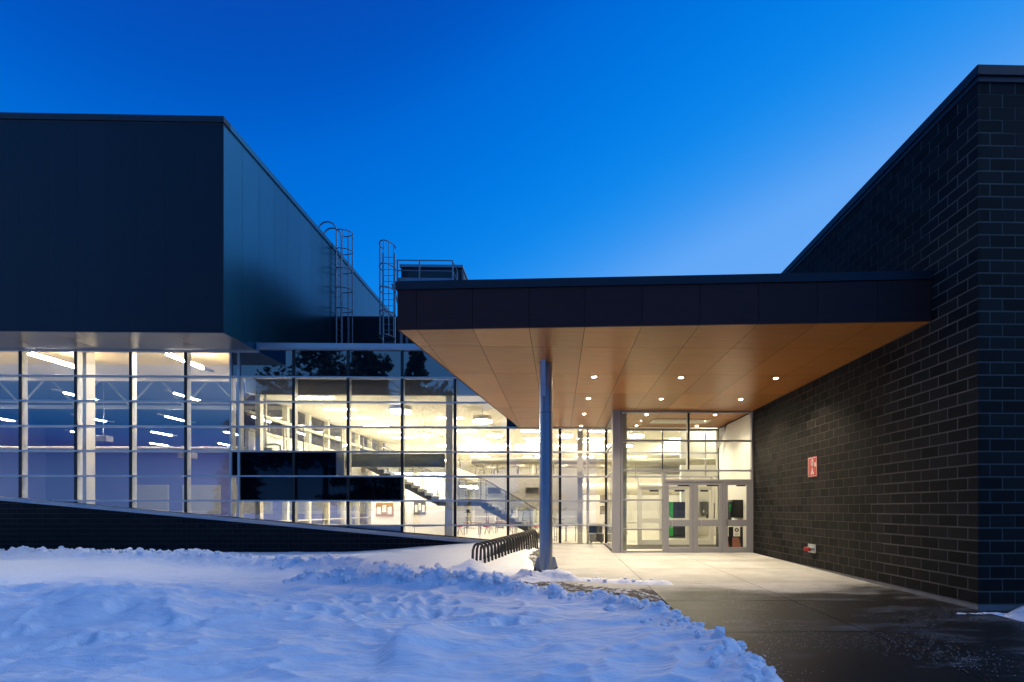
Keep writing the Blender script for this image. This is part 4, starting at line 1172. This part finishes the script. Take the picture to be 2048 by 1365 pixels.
for o_ in [o for o in C.objects if o.name.startswith('air_grille')]:
    gx = o_.location.x
    MB().box(gx - .36, gx + .36, 25.12, 25.2, 2.38, 2.72).build('frame', M['shade'], o_)
    for k in range(7): MB().box(gx - .33, gx + .33, 25.085, 25.118, 2.40 + k * .044, 2.425 + k * .044).build('slat', M['equip'], o_)
p = MB(); p.box(-4.2, 1.2, 25.21, 25.4, 1.6, 3.4); struct(p.build('stair_back_wall', M['white_in']))

# exercise room beyond
eg = thing('exercise_room_screen', 'white framed glazed screen of exercise room under upper floor', 'glass screen', (-3, 34.9, .12))
for x in np.arange(-7.7, 1.7, 1.55):
    MB().box(x - .05, x + .05, 34.95, 35.05, .12, 3.34).build('post', M['white_in'], eg)
for x in np.arange(-7.7, .2, 1.55): MB().box(x + .052, x + 1.498, 34.99, 35.0, .18, 3.30).build('pane', M['glass_in'], eg)
for z in (.15, 1.05, 2.4): MB().box(-7.65, 1.6, 34.96, 34.985, z - .03, z + .03).build('rail', M['white_in'], eg)
def exercise_bike(x, y, z, a, m2, label, grp):
    t = thing('exercise_bike', label, 'exercise bike', (x, y, z), grp)
    t.rotation_euler = (0, 0, a)
    def loc(mb, name, m, smooth=False):
        me = mb.mesh(name, smooth); me.materials.append(m); o = bpy.data.objects.new(name, me); C.objects.link(o); o.parent = t; return o
    loc(MB().tube([(-.45, 0, .06), (.5, 0, .06)], .05, 8), 'base', M['equip'])
    loc(MB().tube([(.25 + .24 * math.cos(b), 0, .34 + .24 * math.sin(b)) for b in np.linspace(0, 6.28, 17)[:-1]], .04, 6, True), 'flywheel', m2)
    loc(MB().tube([(-.3, 0, .1), (-.2, 0, .85)], .04, 8), 'seat_post', M['equip']); loc(MB().box(-.36, -.04, -.1, .1, .85, .93), 'saddle', M['blackp'])
    loc(MB().tube([(.42, 0, .1), (.34, 0, 1.05), (.26, 0, 1.2)], .04, 8), 'head_post', M['equip']); loc(MB().tube([(.1, -.22, 1.22), (.3, -.2, 1.18), (.3, .2, 1.18), (.1, .22, 1.22)], .025, 6), 'handlebar', M['blackp'])
    loc(MB().box(.3, .34, -.14, .14, 1.2, 1.42), 'console', M['blackp'])
for i, x in enumerate((-7.0, -5.6, -4.5, -3.4, -2.4, -1.2)):
    exercise_bike(x, 37 + (i % 2) * 1.2, .12, 1.57 + .4 * i, M['red'] if i in (1, 5) else M['equip'], ('red and black' if i in (1, 5) else 'grey') + ' exercise bike below upper floor, %s one from the glazed partition' % ORD[i], 'exercise bikes downstairs')
for i, x in enumerate((-7.8, -6.2, -4.9, -3.2, -1.8, -.6)):
    exercise_bike(x, 36.6 + (i % 2), 4.05, .5 * i, M['equip'], 'grey exercise bike on far upper floor, %s one from the glazed partition' % ORD[i], 'exercise bikes upstairs')

# tables, stools and notices in the hall
def hall_table(x, y, where):
    t = thing('hall_table', 'square wooden table in the hall ' + where, 'table', (x, y, .12), 'hall tables')
    MB().box(x - .45, x + .45, y - .45, y + .45, .82, .86).build('table_top', M['table'], t, bevel=.01)
    for sx in (-.4, .4):
        for sy in (-.4, .4): MB().box(x + sx - .02, x + sx + .02, y + sy - .02, y + sy + .02, .12, .82).build('leg', M['rail'], t)
    for k, (dx, dy) in enumerate(((-.75, 0), (.75, .1))):
        c = thing('stool', 'red padded stool %s its table ' % ('on partition side of', 'on lobby side of')[k] + where, 'stool', (x + dx, y + dy, .12), 'hall stools')
        MB().cyl(x + dx, y + dy, .18, .55, .62, 16).build('seat', M['stool_red'], c, True)
        for a_ in range(3): MB().tube([(x + dx, y + dy, .55), (x + dx + .2 * math.cos(a_ * 2.1), y + dy + .2 * math.sin(a_ * 2.1), .12)], .015, 6).build('leg', M['rail'], c)
for x, y, wh in ((-4.9, 27.6, 'behind the square pale column'), (-3.4, 29.5, 'below the middle landing lamp'), (-2.0, 27.2, 'behind lower stair flight'), (3.0, 27.5, 'beyond inner lobby doors')): hall_table(x, y, wh)
for x, wd, z, m, lab in ((-9.0, .9, 1.2, 'table', 'cork notice board on the white stair wall beside the gallery'), (-7.2, .6, 1.3, 'equip', 'grey framed poster on the white stair wall beside landing post')):
    t = thing('notice_board', lab, 'notice board', (x, 25.15, z))
    MB().box(x - wd / 2, x + wd / 2, 25.165, 25.196, z, z + .7).build('frame', M[m], t)
    for k in range(3): MB().box(x - wd / 2 + .06 + k * wd / 3.3, x - wd / 2 + .06 + k * wd / 3.3 + wd / 4.5, 25.155, 25.164, z + .12 + .1 * (k % 2), z + .5 + .08 * (k % 2)).build('notice', M['paper'], t)
for k, (x, z) in enumerate(((3.2, 1.2), (3.2, 2.05), (4.6, 1.4))):
    t = thing('wall_picture', ('dark framed picture low on hall back wall below duct', 'dark framed picture above another on hall back wall', 'single dark picture on hall back wall toward vending machine')[k], 'picture', (x, 34.95, z))
    MB().box(x - .22, x + .22, 34.96, 34.995, z, z + .6).build('frame', M['equip'], t); MB().box(x - .17, x + .17, 34.95, 34.959, z + .06, z + .54).build('print', M['bulk'], t)

# ================================================================== GYM (left room)
p = MB(); p.box(-60, -12.9, YF + .26, 58, -.2, .1); struct(p.build('gym_floor', M['gym_floor']))
p = MB(); p.box(-60, -12.7, YF + .26, 27.0, 8.6, 8.75); struct(p.build('gym_ceiling', M['gym_front_ceil']))
p = MB(); p.box(-60, -12.7, 27.0, 27.2, 8.6, 11.3); p.box(-60, -12.7, 27.2, 58, 11.2, 11.3); struct(p.build('gym_high_ceiling', M['gym_ceil']))
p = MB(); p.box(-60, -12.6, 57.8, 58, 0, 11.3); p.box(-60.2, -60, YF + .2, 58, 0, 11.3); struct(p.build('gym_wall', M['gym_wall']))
for j, x in enumerate((-16.1, -21.7, -27.6, -33.5, -40.)):
    for i, y in enumerate((21.2, 28.0, 34.8, 41.5, 48.5)):
        linear(x + (.0 if (int(y) % 2) else .6), y, 7.95, '%s suspended gym tube lamp from curtain wall in the %s row from partition' % (ORD[i], ORD[j]), 2.0, 'y', 'gymtube', 'suspended gym tubes')
tr_ = thing('roof_truss', 'pale steel roof truss with diagonal braces across the gym', 'truss', (-30, 33, 8.4))
MB().box(-58, -13, 33, 33.2, 10.5, 10.75).build('top_chord', M['truss'], tr_); MB().box(-58, -13, 33, 33.2, 8.3, 8.52).build('bottom_chord', M['truss'], tr_)
for i, x in enumerate(np.arange(-54, -14, 3.6)):
    MB().tube([(x, 33.1, 8.52), (x + 1.8, 33.1, 10.5)], .08, 4).build('brace', M['truss'], tr_); MB().tube([(x + 3.6, 33.1, 8.52), (x + 1.8, 33.1, 10.5)], .08, 4).build('brace', M['truss'], tr_)
hp = thing('crossing_pipe', 'pale horizontal pipe crossing behind gym glazing at mid height', 'pipe', (-22, 21, 4.15))
MB().tube([(-45, 20.9, 4.15), (-13.3, 20.9, 4.15)], .09, 12).build('tube', M['cream'], hp, True)
for x in (-40, -32, -24, -16): MB().tube([(x, 20.9 + .1 * math.cos(a), 4.15 + .1 * math.sin(a)) for a in np.linspace(0, 2 * math.pi, 15)[:-1]], .02, 6, True).build('clamp', M['cream'], hp)
for i, x in enumerate((-48, -42, -36, -30, -24)):
    t = thing('gym_window', 'tall window with horizontal blinds in far gym wall', 'window', (x, 57.7, 1), 'blind covered gym windows')
    MB().box(x - 2.2, x + 2.2, 57.72, 57.79, 1.0, 4.4).build('frame', M['alu_in'], t)
    bmb = MB()
    for k in range(26): MB().box(x - 2.1, x + 2.1, 57.66, 57.71, 1.1 + k * .125, 1.17 + k * .125).build('slat', M['blind'], t)
for i, (x, z) in enumerate(((-30, 6.0), (-24.5, 4.9), (-19.2, 6.0))):
    t = thing('gym_speaker', 'dark box loudspeaker hung in gym ' + ('below truss near far end', 'at mid height between tubes', 'beside the partition')[i], 'loudspeaker', (x, 32.5, z))
    MB().box(x - .45, x + .45, 32.2, 32.7, z, z + .4).build('cabinet', M['equip'], t, bevel=.02); MB().box(x - .40, x + .40, 32.18, 32.198, z + .05, z + .35).build('grille', M['blackp'], t); MB().tube([(x, 32.5, z + .4), (x, 32.5, 11.2)], .02, 6).build('hanger', M['rail'], t)

# partition between gym and hall
pt = thing('glazed_partition', 'cream framed glazed partition between gym and hall', 'glass partition', (-12.75, 27, 0))
for y in np.arange(20.8, 35, 2.0):
    MB().box(-12.84, -12.6, y - .09, y + .09, .12, 6.36).build('post', M['cream'], pt)
for z0, z1 in ((4.78, 4.90), (5.55, 5.63), (2.3, 2.36), (1.0, 1.06)):
    MB().box(-12.82, -12.62, 20.0, 35, z0, z1).build('rail', M['cream'], pt)
MB().box(-12.80, -12.66, 20.0, 35, 3.0, 4.77).build('apron_wall', M['white_in'], pt)
MB().box(-12.80, -12.66, 20.0, 58, 6.36, 11.2).build('upper_wall', M['white_in'], pt)
for y in np.arange(20.8, 34, 2.0):
    for z0, z1 in ((4.91, 6.35), (.12, .99), (1.07, 2.29), (2.37, 2.99)):
        MB().box(-12.74, -12.728, y + .092, y + 1.908, z0, z1).build('pane', M['glass_in'], pt)
MB().tube([(-12.5, 20.4, 5.5), (-12.5, 35, 5.5)], .07, 12).build('long_pipe', M['cream'], pt, True)

# ================================================================== ROOF: ladders, platform, plant
def caged_ladder(name, label, f, z0, z1, hoops, over, loc):
    """f(a, b, z) -> world: a along the rung, b outward"""
    t = thing(name, label, 'ladder', loc)
    for a in (-.29, .29):
        pts = [f(a, .16, z0), f(a, .16, z1)]
        if over:
            for ang in np.linspace(0, math.pi, 12)[1:]:
                pts.append(f(a, .16 - .48 + .48 * math.cos(ang), z1 + .48 * math.sin(ang)))
            pts.append(f(a, .16 - .96, z1 - .75))
        MB().tube(pts, .04, 8).build('side_rail', M['ladder'], t, True)
    z = z0 + .25
    while z < min(z1, over and ZB1 or z1):
        MB().tube([f(-.29, .16, z), f(.29, .16, z)], .014, 6).build('rung', M['ladder'], t); z += .3
    for z in hoops:
        pts = [f(-.29, .16, z)] + [f(-.36 * math.cos(u), .16 + .12 + .62 * math.sin(u), z) for u in np.linspace(0, math.pi, 13)] + [f(.29, .16, z)]
        MB().tube(pts, .027, 6).build('cage_hoop', M['ladder'], t, True)
    for u in np.linspace(.35, math.pi - .35, 5):
        MB().tube([f(-.36 * math.cos(u), .28 + .62 * math.sin(u), min(hoops)), f(-.36 * math.cos(u), .28 + .62 * math.sin(u), max(hoops))], .02, 6).build('cage_bar', M['ladder'], t)
    return t
caged_ladder('roof_ladder', 'caged roof ladder with hooped handrails fixed to metal clad side wall', lambda a, b, z: (XB + b, 26.55 + a, z), 8.06, 16.55,
             (16.6, 15.6, 14.55, 13.5, 12.4, 10.3), True, (XB + .2, 26.55, 8.06))
caged_ladder('roof_ladder', 'caged ladder rising to railed plant platform beside canopy corner', lambda a, b, z: (-8.38 + a, 24.2 - b, z), 8.06, 14.2,
             (14.45, 13.35, 12.25, 11.1, 9.95), False, (-8.38, 24.0, 8.06))
pf = thing('plant_platform', 'galvanised roof platform with guard rails above the canopy corner', 'platform', (-6.7, 24.5, 8.06))
MB().box(-8.05, -5.25, 24.3, 25.35, 12.86, 12.98).build('deck', M['ladder'], pf)
MB().box(-8.05, -5.25, 24.27, 24.295, 12.86, 13.12).build('toe_board', M['ladder'], pf)
for x in (-8.03, -6.94, -5.30): MB().box(x - .03, x + .03, 24.2, 24.265, 12.86, 13.98).build('post', M['ladder'], pf)
for x in (-5.30,): MB().box(x - .03, x + .03, 25.28, 25.34, 12.98, 13.98).build('post', M['ladder'], pf)
for z in (13.97, 13.45): 
    MB().tube([(-8.03, 24.232, z), (-5.30, 24.232, z)], .028, 8).build('guard_rail', M['ladder'], pf); MB().tube([(-5.30, 24.24, z), (-5.30, 25.3, z)], .026, 8).build('guard_rail', M['ladder'], pf)
for x in (-7.9, -5.4):
    for y in (24.4, 25.3): MB().box(x - .05, x + .05, y - .05, y + .05, 8.06, 12.86).build('leg', M['ladder'], pf)
MB().tube([(-7.85, 24.4, 11.2), (-8.35, 24.4, 12.86)], .045, 6).build('brace', M['ladder'], pf)
un = thing('rooftop_unit', 'dark rooftop air handling unit with louvred end behind the platform', 'air handler', (-6.7, 26, 12.2))
MB().box(-8.3, -5.1, 25.6, 31.5, 12.22, 14.28).build('casing', M['coping'], un, bevel=.02)
MB().box(-8.35, -5.05, 25.52, 31.55, 14.28, 14.42).build('lid', M['ladder'], un)
MB().box(-7.95, -5.3, 25.56, 25.598, 13.55, 14.08).build('intake', M['blackp'], un)
MB().box(-8.0, -5.25, 25.54, 25.598, 13.47, 13.545).build('intake_sill', M['ladder'], un)
for k in range(18): MB().box(-5.098, -5.05, 25.7, 31.4, 12.35 + k * .1, 12.40 + k * .1).build('louvre_slat', M['ladder'], un)
ph = thing('plant_penthouse', 'low dark louvred plant enclosure on roof behind the ladders', 'plant room', (-8, 27, 8.06))
MB().box(-12.08, -3.2, 26.95, 34, 8.06, 12.15).build('wall', M['dark_mech'], ph)
MB().box(-12.08, -3.15, 26.9, 34.05, 12.15, 12.22).build('roof', M['dark_mech'], ph)
for k in range(30): MB().box(-12.05, -3.25, 26.9, 26.948, 8.25 + k * .13, 8.33 + k * .13).build('louvre_slat', M['dark_mech'], ph)

# ================================================================== TREES (behind the camera, mirrored in the glass)
def tree(name, label, x, y, h, kind, seed):
    r = random.Random(seed)
    t = thing(name, label, 'tree', (x, y, -.3), 'trees across the snowy lawn')
    tr = MB(); lean = r.uniform(-.4, .4)
    tr.tube([(x, y, -.4), (x + lean * .3, y, h * .4), (x + lean, y, h * .97)], [.028 * h * .7, .018 * h * .7, .03], 8)
    cr = MB()
    def leafq(px, py, pz, s):
        d1 = Vector((r.gauss(0, 1), r.gauss(0, 1), r.gauss(0, .6))).normalized(); d2 = d1.cross(Vector((r.gauss(0, 1), r.gauss(0, 1), r.gauss(0, 1)))).normalized()
        c = Vector((px, py, pz)); cr.add([c - d1 * s, c + d2 * s * .5, c + d1 * s, c - d2 * s * .5], [(0, 1, 2, 3)])
    if kind == 'spruce':
        z = h * .12
        while z < h * .99:
            f = 1 - (z / h); L0 = .24 * h * f ** .85 + .15
            for k in range(7):
                a = r.random() * 6.28; L = L0 * r.uniform(.7, 1.1)
                tr.tube([(x, y, z), (x + L * math.cos(a), y + L * math.sin(a), z - .12 * L)], [.05, .012], 4)
                for q_ in range(int(18 + 26 * f)):
                    s = r.random() ** .6; leafq(x + L * s * math.cos(a) + r.gauss(0, .13 * L * .6), y + L * s * math.sin(a) + r.gauss(0, .13 * L * .6), z - .12 * L * s + r.gauss(0, .16), r.uniform(.22, .5))
            z += h * .035
        m = M['needle']
    else:
        for k in range(26):
            a = r.random() * 6.28; zb = h * r.uniform(.35, .85); L = h * r.uniform(.12, .30) * (1.15 - abs(zb / h - .6))
            e = Vector((x + L * math.cos(a), y + L * math.sin(a), zb + L * r.uniform(.1, .55)))
            tr.tube([(x + lean * zb / h, y, zb), ((x + e.x) / 2, (y + e.y) / 2, (zb + e.z) / 2 - .1), tuple(e)], [.10, .06, .02], 5)
            rad = h * r.uniform(.06, .12)
            for q_ in range(330):
                v = Vector((r.gauss(0, 1), r.gauss(0, 1), r.gauss(0, .6))); v = v.normalized() * (r.random() ** .4) * rad
                leafq(e.x + v.x, e.y + v.y, e.z + v.z, r.uniform(.18, .42))
        m = M['needle'] if kind == 'pine' else M['leaf']
    tr.build('trunk', M['bark'], t); cr.build('crown', m, t)
for i, (x, y, h, k, lab) in enumerate((
        (-21.5, -14, 21, 'spruce', 'tallest dark spruce mirrored in the spandrel glass'), (-26, -15, 19.5, 'pine', 'broad clumpy pine mirrored beside the tallest spruce'),
        (-15.8, -14.5, 20.5, 'spruce', 'dark spruce mirrored in the spandrel next to canopy edge'), (-30.5, -17, 17.5, 'pine', 'low clumpy pine mirrored under the clad block corner'),
        (-18.6, -19, 18, 'pine', 'clumpy pine standing between the two mirrored spruces'), (-40, -22, 13, 'spruce', 'small dark spruce mirrored in the gym glazing'),
        (-11, -20, 15, 'oak', 'loose brown leafed oak mirrored in hall glazing'),
        (-3, -26, 17, 'spruce', 'spruce across the lawn opposite the entrance canopy'), (9, -28, 16, 'pine', 'pine across the lawn opposite dark block building'))):
    tree({'spruce': 'spruce_tree', 'pine': 'pine_tree', 'oak': 'oak_tree'}[k], lab, x, y, h, k, 100 + i)
